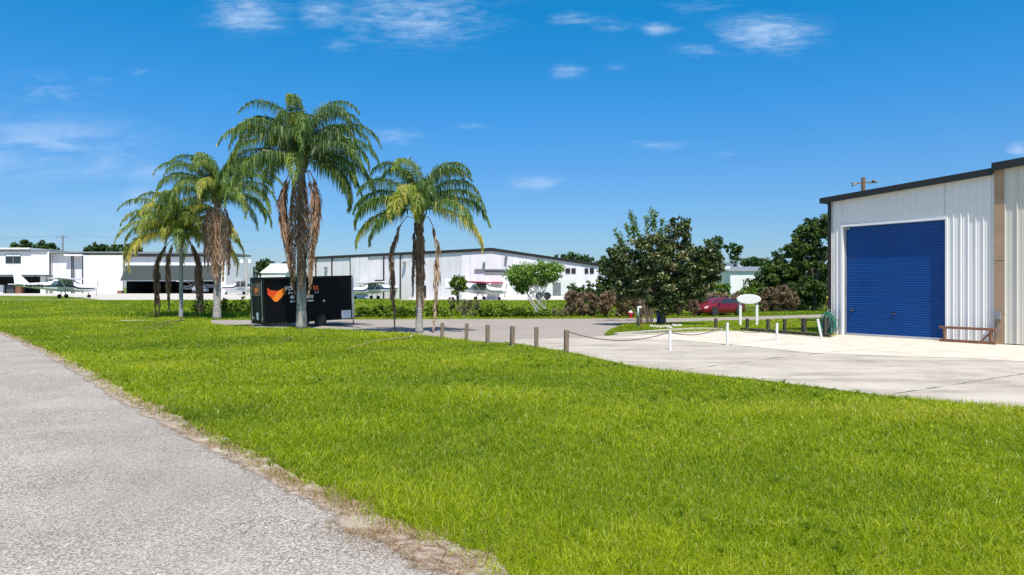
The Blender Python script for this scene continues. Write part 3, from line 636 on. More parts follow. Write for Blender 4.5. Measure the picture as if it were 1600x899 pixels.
# background trees
tree('oak_tree', 'dark bushy tree left of the big pine stand', 'tree', 1205, 489, [ell(1178, 1245, 398, 470), ell(1200, 1262, 380, 450), ell(1222, 1290, 392, 478), ell(1160, 1215, 425, 478), ell(1180, 1300, 428, 489)], M_dark, .13, 210, Y=66, trunk_r=.22, sub=.25)
tree('pine_tree', 'tall dark green pine next to the blue-door building', 'tree', 1272, 485, [ell(1232, 1300, 340, 385), ell(1255, 1330, 330, 390), ell(1222, 1290, 368, 412), ell(1248, 1330, 385, 440), ell(1230, 1320, 425, 490)], M_dark, .12, 220, Y=60, trunk_r=.25, sub=.25)
tree('pine_tree', 'slender distant pine with flat airy crown above the grey roof', 'tree', 1146, 445, [ell(1128, 1167, 379, 402), ell(1136, 1158, 395, 414)], M_far, .26, 50, Y=118, trunk_r=.22, sub=.35, fill=.2)
tree('pine_tree', 'distant rounded pine just behind the right edge of the magnolia', 'tree', 1112, 445, [ell(1098, 1136, 369, 396), ell(1098, 1132, 385, 414)], M_far, .26, 50, Y=108, trunk_r=.22, sub=.35, fill=.2)
tree('oak_tree', 'distant low trees behind the grey-roofed shed', 'tree', 1178, 450, [ell(1155, 1200, 399, 425), ell(1180, 1215, 405, 430)], M_far, .28, 48, Y=125, trunk_r=.3, sub=.3)
tree('oak_tree', 'distant oak crown rising over the right roof slope of the white hangar', 'tree', 895, 455, [ell(862, 905, 392, 425), ell(890, 935, 396, 430)], M_far, .28, 48, Y=120, trunk_r=.3)
tree('oak_tree', 'distant oak crown directly left of the magnolia', 'tree', 945, 455, [ell(922, 968, 398, 440), ell(950, 1000, 405, 450)], M_far, .28, 48, Y=116, trunk_r=.3)
tree('oak_tree', 'far tree crown showing above the roof at the far left', 'tree', 55, 455, [ell(16, 60, 374, 402), ell(50, 94, 374, 402)], M_far, .36, 38, Y=165, trunk_r=.4)
tree('oak_tree', 'far tree crown showing above the roof left of the palms', 'tree', 178, 455, [ell(130, 172, 380, 405), ell(155, 200, 376, 405), ell(190, 224, 380, 405)], M_far, .36, 38, Y=165, trunk_r=.4)
tree('oak_tree', 'dark far tree right of the open hangar', 'tree', 372, 455, [ell(345, 385, 402, 448), ell(370, 402, 408, 450)], M_far, .36, 38, Y=160, trunk_r=.4)
tree('oak_tree', 'dark far tree seen just above the left end of the trailer', 'tree', 418, 455, [ell(395, 428, 402, 445), ell(415, 450, 404, 445)], M_far, .36, 38, Y=165, trunk_r=.4)
tree('oak_tree', 'dark far tree between the big palm and the white hangar', 'tree', 462, 455, [ell(440, 485, 406, 448)], M_far, .36, 38, Y=160, trunk_r=.4)

# ------------------------------------------------------------------ palms
def frond_mesh(root, O, az, e0, L_, bend, name='frond', m=M_palm, rm=M_rachis, ll=.84, nl=165, tone=.35, hang=1.9, wl_=.036, path=None, tight=1.0, pw=1.3):
    sway = random.uniform(-.55, .55); n = 18; pts = []; p = Vector(O or (0, 0, 0)); pts.append(p.copy())
    if path: pts = [Vector(q) for q in path]; n = len(pts)-1; L_ = sum((pts[i+1]-pts[i]).length for i in range(n))
    else:
        for i in range(n):
            t = (i+.5)/n; e = e0-bend*t**pw; az2 = az+sway*t; d = Vector((math.cos(az2)*math.cos(e), math.sin(az2)*math.cos(e), math.sin(e))); p = p+d*L_/n; pts.append(p.copy())
    P = np.array(pts); mb = MB(); r0 = .028 if m is M_palm else .022
    mb.tube(pts, [r0*(1-.85*i/n)+.003 for i in range(n+1)], 4)
    cnt = nl*2; s = np.concatenate([np.linspace(.14, 1, nl)]*2)+rng.normal(0, .006, cnt); s = np.clip(s, .1, .999)
    side = np.concatenate([np.ones(nl), -np.ones(nl)])
    k = s*n; i0 = np.minimum(k.astype(int), n-1); f_ = (k-i0)[:, None]; B = P[i0]*(1-f_)+P[i0+1]*f_; T = P[i0+1]-P[i0]; T /= np.linalg.norm(T, axis=1)[:, None]
    up = np.array([0, 0, 1.0]); Sd = np.cross(T, up); nz = np.linalg.norm(Sd, axis=1); alt = np.array([-math.sin(az), math.cos(az), 0]); Sd = np.where(nz[:, None] > .15, Sd/np.maximum(nz, 1e-3)[:, None], alt)
    U = np.cross(Sd, T)
    phi = rng.uniform(-.35, .75, cnt)[:, None]
    D = (Sd*side[:, None]*np.cos(phi)+U*np.sin(phi))*tight+T*rng.uniform(.45, .9, cnt)[:, None]; D /= np.linalg.norm(D, axis=1)[:, None]
    ln = ll*np.clip(np.sin(np.clip(s, 0, 1)**.8*np.pi*.92+.12), .28, 1)*rng.uniform(.7, 1.2, cnt); ln = np.where(rng.random(cnt) < .1, ln*.35, ln); ln = ln[:, None]
    dn = np.array([0, 0, -1.0]); h1 = hang*rng.uniform(.35, .8, cnt)[:, None]; h2 = hang*rng.uniform(1.4, 2.8, cnt)[:, None]
    D1 = D+dn*h1*.4; D1 /= np.linalg.norm(D1, axis=1)[:, None]; D2 = D+dn*h2; D2 /= np.linalg.norm(D2, axis=1)[:, None]
    A1 = B+D1*ln*.42; A2 = A1+D2*ln*.58
    wv = np.cross(D1, rng.normal(size=(cnt, 3))); wv /= np.linalg.norm(wv, axis=1)[:, None]; w = wl_*rng.uniform(.7, 1.2, cnt)[:, None]
    V = np.stack([B-wv*w*.3, B+wv*w*.3, A1+wv*w*.5, A1-wv*w*.5, A1-wv*w*.5, A1+wv*w*.5, A2+wv*w*.1, A2-wv*w*.1], 1).reshape(-1, 3)
    rn = np.clip(tone+rng.normal(0, .13, cnt)+.2*(s-.5)+np.where(rng.random(cnt) < .04, .4, 0), 0, 1)
    o = np_mesh(name, V, 4, m, root, np.repeat(rn, 2))
    # rib joins the leaf mesh
    me = o.data; me.materials.append(rm)
    import bmesh
    bm = bmesh.new(); bm.from_mesh(me); vs = [bm.verts.new(q) for q in mb.v]
    lay = bm.verts.layers.float.get('rnd')
    for v_ in vs: v_[lay] = tone
    for f in mb.f:
        try: bf = bm.faces.new([vs[i] for i in f]); bf.material_index = 1
        except ValueError: pass
    bm.to_mesh(me); bm.free()
    return o
def palm(label, bx, by, cy, r, heroes, nl, Lf, dead, Y=None, cx=None, tones=(.15, .5), group='queen palms on the lawn edge', trunk_mat=None, dz0=.3, low=0, wid=1.0):
    g = G(bx, by) if Y is None else Vector(((bx-800)*Y/F, Y, 0)); Y = g.y; zc = EYE+(HY-cy)*Y/F; cx = bx if cx is None else cx; ox = (cx-bx)*Y/F
    root = empty('queen_palm', g, label, 'palm tree', group)
    mb = MB(); pts = []; rad = []
    for i in range(34):
        t = i/33; z = t*zc-.05*(1-t); pts.append((ox*t**1.5, 0, z)); rad.append(r*(1.18-.18*min(1, t*8) if t < .12 else 1-.22*t)*(1+.035*(i % 2)))
    mb.tube(pts, rad, 14, wob=.02); mb.build('trunk', trunk_mat or M_palmtrunk, root, smooth=True)
    O = Vector((ox, 0, zc))
    # boots / crownshaft
    mb = MB()
    for i in range(16):
        a = i*2.4; z = zc-.5+.05*i; b_ = O+Vector((math.cos(a)*r*.7, math.sin(a)*r*.7, z-zc)); t_ = b_+Vector((math.cos(a)*.22, math.sin(a)*.22, .5)); mb.tube([b_, b_.lerp(t_, .5), t_], [.09, .06, .03], 6)
    mb.build('frond_base', M_rachis, root)
    spear = [(180, 86, Lf*1.02, 150, .3), (0, 86, Lf*1.02, 150, .3), (265, 86, Lf*1.0, 160, .5), (150, 87, Lf*.95, 155, .3), (30, 87, Lf*.95, 155, .3)]
    for (az, e0, L_, bend, tone) in [(h_[0], h_[1], h_[2]*wid, h_[3], h_[4]) for h_ in heroes]+spear:
        frond_mesh(root, O+Vector((math.cos(R(az))*.1, math.sin(R(az))*.1, .05)), R(az), R(e0), L_, R(bend), tone=tone, pw=1.9 if e0 > 80 else 1.5 if e0 > 60 else 1.25)
    for i in range(nl):
        a = (i*137.5+random.uniform(-12, 12)) % 360; lev = (i+.5)/nl          # young upright -> old hanging
        e0 = 86-lev*(50+low)+random.uniform(-6, 6); bend = 150-lev*(22+low)+random.uniform(-10, 14)
        frond_mesh(root, O+Vector((math.cos(R(a))*.12, math.sin(R(a))*.12, .15-.35*lev)), R(a), R(e0), Lf*wid*random.uniform(.95, 1.2), R(bend), tone=random.uniform(*tones)+(.18 if lev > .85 else 0), pw=1.75-.55*lev)
    for d in dead:   # (azimuth, outward bulge, end radius, end z above ground, tone)
        az, bulge, er, ez, tone = d; c_, s_ = math.cos(R(az)), math.sin(R(az)); z0 = zc-dz0
        path = []
        for i in range(15):
            t = i/14; rad_ = .2+(bulge-.2)*math.sin(min(1, t*2.2)*math.pi/2)*(1-t)+er*t+random.uniform(-.03, .03)
            z = z0+.25*math.sin(min(1, t*5)*math.pi)*.6-(z0-ez)*max(0, t-.06)/.94
            path.append((ox+c_*rad_, s_*rad_, z))
        frond_mesh(root, None, R(az), 0, 0, 0, name='dead_frond', m=M_dead, rm=M_drach, ll=.30 if bulge < .25 else .66, nl=150, tone=tone, hang=1.7, path=path, tight=.75, wl_=.06)
    return root
palm('tallest queen palm with a long brown skirt of dead fronds in front of the trailer', 471, 515, 250, .22,
     [(180, 66, 4.9, 150, .3), (178, 52, 4.7, 138, .5), (2, 66, 4.9, 150, .25), (357, 50, 4.7, 138, .3), (268, 78, 4.6, 165, .75), (350, 22, 4.2, 108, .4), (188, 16, 4.3, 98, .7), (12, 8, 3.9, 90, .4), (205, 60, 4.6, 150, .6), (335, 60, 4.6, 150, .4)],
     27, 4.6, [(180, 1.4, .2, 2.0, .5), (172, 1.15, .15, 1.7, .4), (200, 1.2, .25, 2.2, .55), (285, .75, .3, 1.9, .6), (330, .95, .3, 1.6, .65), (350, 1.15, .2, 2.6, .6), (20, 1.0, .2, 2.4, .4), (240, .62, .25, 2.4, .55), (300, .62, .25, 2.2, .5)], tones=(.12, .45), dz0=.6, low=28, wid=.90)
palm('tall queen palm with an orange brown skirt left of the trailer', 339, 500, 312, .22,
     [(180, 62, 4.7, 145, .35), (0, 62, 4.7, 145, .35), (0, 20, 4.2, 110, .55), (180, 15, 4.3, 100, .55), (270, 55, 4.2, 140, .7), (185, 40, 4.6, 125, .4), (355, 40, 4.6, 125, .4)],
     20, 4.5, [(270, .8, .3, 2.6, .75), (290, .7, .35, 2.2, .6), (320, .8, .5, 2.4, .8), (240, .75, .4, 3.0, .65), (350, .8, .6, 2.8, .5), (200, .7, .5, 3.2, .55)], tones=(.25, .6))
palm('smallest queen palm with yellowing drooping fronds and a thin white trunk', 283, 493, 370, .13,
     [(182, 22, 4.4, 105, .75), (178, 48, 4.4, 130, .7), (200, 66, 4.4, 140, .5), (350, 45, 4.0, 130, .6), (280, 55, 4.0, 150, .8), (240, 60, 4.0, 140, .8)],
     30, 4.9, [(183, 1.6, 1.2, .25, .4), (190, 1.5, 1.4, .1, .3), (176, 1.0, .6, .6, .5), (2, 1.2, 1.0, .3, .4), (355, 1.0, 1.3, .5, .3), (30, .9, .8, .4, .6)], Y=46, tones=(.4, .85), trunk_mat=M_stone, wid=.92, low=15)
palm('queen palm with two long dead fronds hanging to the ground, beside the post row', 655, 521, 331, .15,
     [(180, 68, 4.1, 140, .2), (176, 55, 4.1, 128, .25), (190, 40, 3.9, 120, .55), (184, 10, 4.1, 95, .65), (0, 68, 4.1, 140, .2), (3, 55, 4.2, 128, .25), (356, 40, 4.3, 118, .3), (350, 10, 4.3, 98, .88), (262, 60, 4.4, 160, .75), (285, 55, 3.6, 165, .6), (255, 45, 4.3, 135, .7), (215, 5, 3.4, 92, .25)],
     6, 3.6, [(182, 1.35, .85, .15, .35), (358, .95, .45, .15, .8), (265, .22, .12, 1.2, .3), (310, .24, .12, 1.0, .4), (220, .22, .12, 1.6, .25)], tones=(.12, .4), wid=.84)

# ------------------------------------------------------------------ blue-door building
def box_between(mb, a, b_, z0, z1, t, m=0, out=0):
    """wall slab between plan points a,b"""
    a = Vector((a[0], a[1], 0)); b_ = Vector((b_[0], b_[1], 0)); d = (b_-a).normalized(); nrm = Vector((-d.y, d.x, 0))
    c_ = (a+b_)/2+nrm*out; mb.box((c_.x, c_.y, (z0+z1)/2), ((b_-a).length, t, z1-z0), rz=math.atan2(d.y, d.x), m=m); return mb
bd = empty('metal_building', WP(0), 'white ribbed metal workshop with a big blue roll-up door at the right', 'building')
def rel(o, root): o.parent = root; o.matrix_parent_inverse = Matrix.Translation(-root.location); return o
def roofz(s): return 5.70+.0554*s
def ribbed(s0, s1, zb, zt, pitch=.244, depth=.028, thick=.05, zoff=0, out=0):
    mb = MB(); s = s0; prof = []
    k = 0
    while s < s1-1e-6:
        for ds, o in ((0, depth), (.024, depth), (.034, 0), (pitch*.36, 0), (pitch*.38, .007), (pitch*.42, .007), (pitch*.44, 0), (pitch*.68, 0), (pitch*.70, .007), (pitch*.74, .007), (pitch*.76, 0), (pitch-.010, 0)):
            if s+ds <= s1: prof.append((s+ds, o))
        s += pitch
    prof.append((s1, 0)); n = len(prof)
    for (q, o) in prof:
        mb.v.append(tuple(WP(q, o+out, zb))); mb.v.append(tuple(WP(q, o+out, zt(q) if callable(zt) else zt)))
    for i in range(n-1): mb.f.append((2*i, 2*i+2, 2*i+3, 2*i+1)); mb.m.append(0)
    # back sheet for thickness
    a, b_ = prof[0][0], prof[-1][0]; m0 = len(mb.v)
    mb.quad(WP(a, -thick+out, zb), WP(b_, -thick+out, zb), WP(b_, -thick+out, zt(b_) if callable(zt) else zt), WP(a, -thick+out, zt(a) if callable(zt) else zt))
    return mb
D0, D1, DT, DEP = .58, 4.55, 4.42, .17
for args in ((.06, D0, 0.02, lambda q: roofz(q)-.15), (D0, D1, DT, lambda q: roofz(q)-.15), (D1, 6.13, .02, lambda q: roofz(q)-.15)):
    rel(ribbed(*args).build('wall_panel', M_whites), bd)
mb = MB(); p = WP(.02, .03, 2.75); mb.box(p, (.13, .13, 5.4), rz=math.atan2(WD.y, WD.x)); rel(mb.build('corner_trim', M_trim), bd)
# jambs + header of the doorway
mb = MB()
for s_, q in ((D0, 1), (D1, -1)):
    c_ = WP(s_-.035*q, -DEP/2+.03); mb.box((c_.x, c_.y, DT/2), (.07, DEP+.06, DT), rz=math.atan2(WD.y, WD.x))
c_ = WP((D0+D1)/2, -DEP/2+.03); mb.box((c_.x, c_.y, DT+.04), (D1-D0+.14, DEP+.06, .08), rz=math.atan2(WD.y, WD.x))
rel(mb.build('door_frame', M_white), bd)
# corrugated roll-up door
mb = MB(); z = .06; rows = []
while z < DT:
    for dz_, o in ((0, 0), (.030, .020), (.050, .020), (.080, 0)): rows.append((z+dz_, o))
    z += .092
rows = [r_ for r_ in rows if r_[0] <= DT+.02]
for (z, o) in rows:
    for s_ in (D0+.002, D1-.002): mb.v.append(tuple(WP(s_, -DEP+o, z)))
for i in range(len(rows)-1): mb.f.append((2*i, 2*i+1, 2*i+3, 2*i+2)); mb.m.append(0)
dr = rel(mb.build('roll_up_door', M_blue), bd)
mb = MB(); c_ = WP((D0+D1)/2, -DEP+.02); mb.box((c_.x, c_.y, .055), (D1-D0-.02, .05, .09), rz=math.atan2(WD.y, WD.x))
bb = mb.build('bottom_bar', M_alu); bb.parent = dr
mb = MB()
for s_ in (D0+.12, D0+.2): c_ = WP(s_, -DEP+.08); mb.box((c_.x, c_.y, DT-.08), (.05, .06, .07), rz=math.atan2(WD.y, WD.x))
rel(mb.build('door_bracket', M_alu), bd)
mb = MB(); c_ = WP((D0+D1)/2, -DEP+.04, .95); mb.box(c_, (.16, .03, .05), rz=math.atan2(WD.y, WD.x)); h_ = mb.build('door_handle', M_dgrey); h_.parent = dr; mb = MB(); c_ = WP(D0+.3, -DEP+.05, 1.05); mb.box(c_, (.09, .05, .14), rz=math.atan2(WD.y, WD.x)); h_ = mb.build('door_lock', M_dgrey); h_.parent = dr
for s_ in (D0+.045, D1-.045):
    mb = MB(); c_ = WP(s_, -DEP+.05); mb.box((c_.x, c_.y, DT/2), (.05, .05, DT-.02), rz=math.atan2(WD.y, WD.x)); rel(mb.build('door_guide', M_grey), bd)
# roof, rake trim
RW = lambda s_, out, z: WP(s_, out, z)
mb = MB(); n = len(mb.v)
def slopebox(mb, s0, s1, o0, o1, zt, th, m=0):
    n = len(mb.v)
    for q in (s0, s1):
        for o in (o0, o1):
            for dz_ in (-th, 0): mb.v.append(tuple(WP(q, o, zt(q)+dz_)))
    for f in ((0, 1, 3, 2), (4, 6, 7, 5), (0, 4, 5, 1), (2, 3, 7, 6), (0, 2, 6, 4), (1, 5, 7, 3)): mb.f.append(tuple(n+i for i in f)); mb.m.append(m)
slopebox(mb, -.28, 6.14, .16, .22, roofz, .24); slopebox(mb, -.34, -.27, -16, .22, roofz, .22)
rel(mb.build('roof_trim', M_trim), bd)
mb = MB(); slopebox(mb, -.262, 6.15, -16, .158, lambda q: roofz(q)-.01, .12); rel(mb.build('roof', M_dgrey), bd)
mb = MB(); a = WP(0.1); b_ = WP(.1, -16); box_between(mb, a, b_, 0, 5.55, .1); rel(mb.build('side_wall', M_whites), bd)
mb = MB(); a = WP(.1, -16.05); b_ = WP(13, -16.05); box_between(mb, a, b_, 0, 5.6, .1); rel(mb.build('rear_wall', M_whites), bd)
# interior darkness is a real floor/back wall behind the closed door (nothing to see)
# second unit
b2 = empty('cream_metal_building', WP(6.2), 'cream ribbed metal building with tan corner flashing at the right edge', 'building')
def roofz2(s): return 6.20+.0554*(s-6.14)
rel(ribbed(6.46, 14, .05, lambda q: roofz2(q)-.15, pitch=.36, depth=.045, out=.04).build('wall_panel', M_cream), b2)
mb = MB()
for z0, z1 in ((.02, 2.86), (2.88, 5.1), (5.105, 6.0)):
    c_ = WP(6.30, .03); mb.box((c_.x, c_.y, (z0+z1)/2), (.30, .11, z1-z0), rz=math.atan2(WD.y, WD.x))
for z in (.4, 1.0, 1.6, 2.2, 2.8, 3.4, 4.0, 4.6): c_ = WP(6.18, .09, z); mb.box(c_, (.02, .02, .02), m=1)
rel(mb.build('corner_flashing', [M_tan, M_dgrey]), b2)
mb = MB(); slopebox(mb, 6.145, 14, .2, .28, roofz2, .27); rel(mb.build('roof_trim', M_trim), b2)
mb = MB(); slopebox(mb, 6.155, 14, -16, .198, lambda q: roofz2(q)-.01, .12); rel(mb.build('roof', M_dgrey), b2)
mb = MB(); a = WP(6.2, -.02); b_ = WP(6.2, -16); box_between(mb, a, b_, 5.2, 6.02, .06); rel(mb.build('side_wall', M_tan), b2)
mb = MB(); c_ = WP(6.28, .14, 1.0); mb.box(c_, (.2, .12, .26), rz=math.atan2(WD.y, WD.x)); c_ = WP(6.28, .13, .85); mb.tube([c_, c_-Vector((0, 0, .5)), WP(6.22, .1, .3)], .02, 6)
tag(mb.build('electrical_box', M_grey, bevel=.01), 'small grey electrical box fixed to the tan flashing', 'electrical box')
# wooden rack leaning at the wall base
mb = MB(); rk = empty('wooden_rack', WP(5.6, .35), 'low reddish brown wooden rack frame on the concrete by the white wall', 'rack')
def wbeam(name, a, b_, w, h): m_ = MB(); m_.beam(Vector(a)-rk.location, Vector(b_)-rk.location, w, h); return m_.build(name, M_woodr, rk, bevel=.006)
wbeam('top_rail', WP(4.55, .45, .53), WP(6.35, .45, .53), .09, .09); wbeam('bottom_rail', WP(4.55, .45, .07), WP(6.35, .45, .07), .09, .1)
for s_ in (4.72, 6.2): wbeam('upright', WP(s_, .45, .12), WP(s_, .45, .49), .09, .08)
wbeam('brace', WP(5.9, .43, .12), WP(6.25, .43, .48), .05, .05); wbeam('brace', WP(4.72, .48, .1), WP(4.72, .12, .03), .07, .07)
# hose reel and coiled hose
hr = empty('hose_reel', WP(.25, .35), 'coiled green garden hose on a grey reel left of the blue door', 'hose')
mb = MB(); mb.tube([(0, 0, .35), (0, 0, .62), (0, 0, .9)], [.13, .15, .12], 12); mb.tube([(-.16, 0, .9), (-.1, 0, 1.02), (.05, 0, 1.05), (.16, 0, .92)], .02, 6); mb.box((0, .05, .3), (.3, .25, .05)); mb.build('reel', M_grey, hr)
mb = MB()
for k in range(11):
    a0 = random.uniform(-.25, .25); cx_, cz = random.uniform(-.06, .06), random.uniform(.42, .52); ra, rb = random.uniform(.22, .38), random.uniform(.30, .48); pts = []
    for i in range(25):
        t = 2*math.pi*i/24; q = Vector((cx_+ra*math.cos(t)*(1+.06*math.sin(3*t+k)), 0, cz+rb*math.sin(t)*(1+.08*math.sin(2*t+k)))); dv = -WD*q.x; pts.append(Vector((-dv.x, -dv.y, max(.02, q.z)))+WN*(.10+.02*k+a0*.1))
    mb.tube(pts, .016, 6, cap=False)
mb.build('hose_coil', M_hose, hr, smooth=True)
# leaning wooden pole
mb = MB(); a = G(1283, 515)+Vector((.1, 0, 0)); mb.tube([(a.x, a.y, .03), WP(-.02, .16, 1.55)], .028, 8)
tag(mb.build('leaning_pole', M_yellow), 'thin yellow wooden pole leaning on the building corner', 'pole')
# utility pole with floodlights behind the roof
up_ = empty('utility_pole', (0, 0, 0), 'wooden utility pole top with two floodlights above the workshop roof', 'utility pole'); Yp = 60; bx = (1349-800)*Yp/F; up_.location = (bx, Yp, float(HT(bx, Yp)))
zt_ = EYE+(HY-278)*Yp/F-up_.location.z
MB().tube([(0, 0, 0), (0, 0, zt_)], .17, 10).build('pole', M_wood, up_); mb = MB(); mb.beam((-1.0, 0, zt_-.5), (1.1, 0, zt_-.4), .12, .12); mb.build('crossarm', M_wood, up_)
for q in (-1, 1): mb = MB(); mb.box((q*.85, -.2, zt_-.35 if q > 0 else zt_-.62), (.4, .3, .16), ry=q*.5); mb.build('floodlight', M_grey, up_, bevel=.03)

# ------------------------------------------------------------------ posts, chains, sign
wp = []
gp = 'weathered square wooden posts along the lawn edge'
places = ['first post, nearest the rightmost palm', 'second post from the palm end', 'third post from the palm end', 'fourth post from the palm end, two left of the concrete', 'fifth post, just before the one holding the chain', 'last post of the row, with the chain tied to it']
for i, (px, ty, by) in enumerate([(691, 505, 530), (729, 506, 534), (762, 508, 538.5), (800.5, 510, 542), (838, 511.5, 545.5), (885, 516, 551)]):
    g = G(px, by); h = (by-ty)*g.y/F; mb = MB(); w = .135
    mb.box((0, 0, h/2-.05), (w, w, h+.1), rz=random.uniform(-.25, .25)+.25, rx=random.uniform(-.03, .03), ry=random.uniform(-.03, .03), taper=.97)
    o = mb.build('wooden_post', M_wood, bevel=.012); o.location = g; tag(o, 'weathered wooden post: '+places[i], 'post', gp); wp.append(g+Vector((.06, 0, h-.06)))
whites = []
for i, (px, ty, by, tl, lab) in enumerate([(1047, 517.5, 548, 0, 'thin white post nearest the wooden post row, on the concrete'), (1136.5, 505, 541, 0, 'thin white post second from the left on the concrete, below the oval sign'), (1214, 505.5, 533.5, 0, 'thin white post in front of the timber edging'), (1284, 499, 531, -.2, 'thin white post tilted left beside the green hose')]):
    g = G(px, by); h = (by-ty)*g.y/F; mb = MB(); mb.tube([(0, 0, 0), (0, 0, h)], .045, 12); o = mb.build('white_post', M_post); o.location = g; o.rotation_euler = (0, tl, 0)
    tag(o, lab, 'post', 'thin white posts on the concrete'); whites.append(g+Vector((math.sin(tl)*h, 0, h*.93)))
def chain(a, b_, sag, label, r=.014):
    mb = MB(); pts = []
    for i in range(25): t = i/24; p = Vector(a).lerp(Vector(b_), t); p.z -= sag*4*t*(1-t); pts.append(p)
    mb.tube(pts, r, 6); tag(mb.build('rope', M_chain), label, 'rope', 'dark ropes slung between the posts')
chain(wp[-1], whites[0], .26, 'dark rope sagging from the last wooden post to the first white post')
chain(whites[0], whites[1], .20, 'dark rope sagging between the first and second white posts')
chain(whites[1], whites[2], .30, 'thin dark rope sagging between the second and third white posts', .009)
isl = []
for i, (px, ty, by, lab) in enumerate([(1118.5, 499, 515, 'short dark post alone left of the oval sign'), (1167.6, 499.5, 516, 'short dark post under the oval sign between its legs'), (1200, 500, 519, 'short dark post just right of the oval sign'), (1226, 500, 520, 'short dark post mid way between sign and hose'), (1256, 499, 522, 'short thick dark post at the left end of the top rail'), (1289, 500, 524, 'short dark post at the right end of the top rail by the building')]):
    g = G(px, by, .03); h = (by-ty)*g.y/F; mb = MB(); w = .11 if i != 4 else .15; mb.box((0, 0, h/2), (w, w, h+.05), rz=.3); o = mb.build('dark_post', M_woodd, bevel=.01); o.location = g; tag(o, lab, 'post', 'short dark posts on the grass island'); isl.append(g+Vector((0, 0, h)))
chain(isl[1], isl[2], .12, 'thin rope between the posts right of the oval sign', .009); chain(isl[2], isl[3], .12, 'thin rope slung between the two middle island posts', .009); chain(isl[3], isl[4], .12, 'thin rope slung to the thick dark post', .009)
mb = MB(); mb.beam(isl[4]-Vector((0, 0, .04)), isl[5]-Vector((0, 0, .04)), .04, .06); tag(mb.build('top_rail', M_woodd), 'dark wooden rail joining the last two island posts', 'rail')
mb = MB(); a, b_ = G(1159, 517.6), G(1297, 527.8); mb.beam((a.x, a.y, .09), (b_.x, b_.y, .07), .14, .12); tag(mb.build('timber_edging', M_woodd, bevel=.01), 'long dark timber edging the grass island beside the concrete', 'timber edging')
sg = G(1170, 509.5, .03); sgn = empty('oval_sign', sg, 'blank white oval sign board on two white legs on the grass island', 'sign')
k_ = sg.y/F; mb = MB(); pl = [(math.cos(t)*19*k_, math.sin(t)*7.6*k_+(509.5-468)*k_+.0) for t in np.linspace(0, 2*math.pi, 41)[:-1]]; mb.prism(pl, -.05, .02, 'y'); mb.build('board', M_white, sgn, bevel=.01)
for q in (-12.6, 13.2): MB().box((q*k_, .065, (509.5-467)*k_/2-.02), (.13, .085, (509.5-467)*k_), 0).build('leg', M_white, sgn, bevel=.008)
# dark post with white top, brown post (left part of island)
g = G(997, 512.5, .03); r_ = empty('marker_post', g, 'dark post with a curved white pipe cap left of the magnolia', 'post')
h = (512.5-481)*g.y/F; MB().box((0, 0, h*.28), (.13, .13, h*.56)).build('lower_post', M_woodd, r_, bevel=.01)
MB().tube([(0, 0, h*.5), (0, 0, h*.9), (.02, 0, h), (.10, 0, h*1.02), (.16, 0, h*.96)], .055, 10).build('pipe_cap', M_post, r_, smooth=True)
g = G(1001.5, 509.5, .03); mb = MB(); mb.box((.02, 0, .42), (.11, .11, .84), rz=.2); o = mb.build('brown_post', M_woodr, bevel=.01); o.location = g; tag(o, 'brown wooden post right behind the white-capped post', 'post')
# hydrant
g = G(985.3, 498.0); hy = empty('fire_hydrant', g, 'red fire hydrant with a white cap at the far road edge', 'fire hydrant'); q = .95
MB().tube([(0, 0, 0), (0, 0, .05), (0, 0, .051), (0, 0, .36)], [.15*q, .15*q, .105*q, .105*q], 14).tube([(-.17*q, 0, .30), (.17*q, 0, .30)], .055*q, 10).tube([(0, 0, .28), (0, -.16*q, .28)], .07*q, 10).build('barrel', M_hyd, hy)
MB().tube([(0, 0, .36), (0, 0, .39), (0, 0, .44), (0, 0, .47), (0, 0, .51)], [.13*q, .13*q, .10*q, .04*q, .03*q], 14).build('cap', M_white, hy)
# blue bin beside the magnolia trunk
g = G(1030, 507.5, .03)-Vector((0, .25, 0)); bn = empty('blue_bin', g, 'dark blue plastic bin beside the magnolia trunk', 'bin')
MB().box((0, 0, .36), (.26, .28, .62), rz=.3, taper=1.2).build('body', M_bin, bn, bevel=.03); MB().box((0, 0, .70), (.34, .36, .06), rz=.3).box((-.15, -.05, .66), (.05, .3, .05), rz=.3).build('lid', M_dgrey, bn, bevel=.02)
for q in (-1, 1): MB().tube([(q*.14, .12, .07), (q*.18, .14, .07)], .07, 12).build('wheel', M_rubber, bn)
# edging stones
st = []
for i in range(11):
    px = 1018+i*4.2+random.uniform(-1.2, 1.2); py = 512.2+random.uniform(-1.6, 1.8); g = G(px, py, .03); mb = MB(); s_ = random.uniform(.09, .16)
    pts = [(0, 0, -.02), (0, 0, .03), (0, 0, .08), (0, 0, .12)]; mb.tube(pts, [s_, s_*1.05, s_*.8, s_*.3], 7, wob=.18)
    o = mb.build('edging_stone', M_stone, smooth=True); o.location = g; tag(o, 'pale stone in the ring of stones at the foot of the magnolia', 'stone', 'pale stones around the magnolia foot')
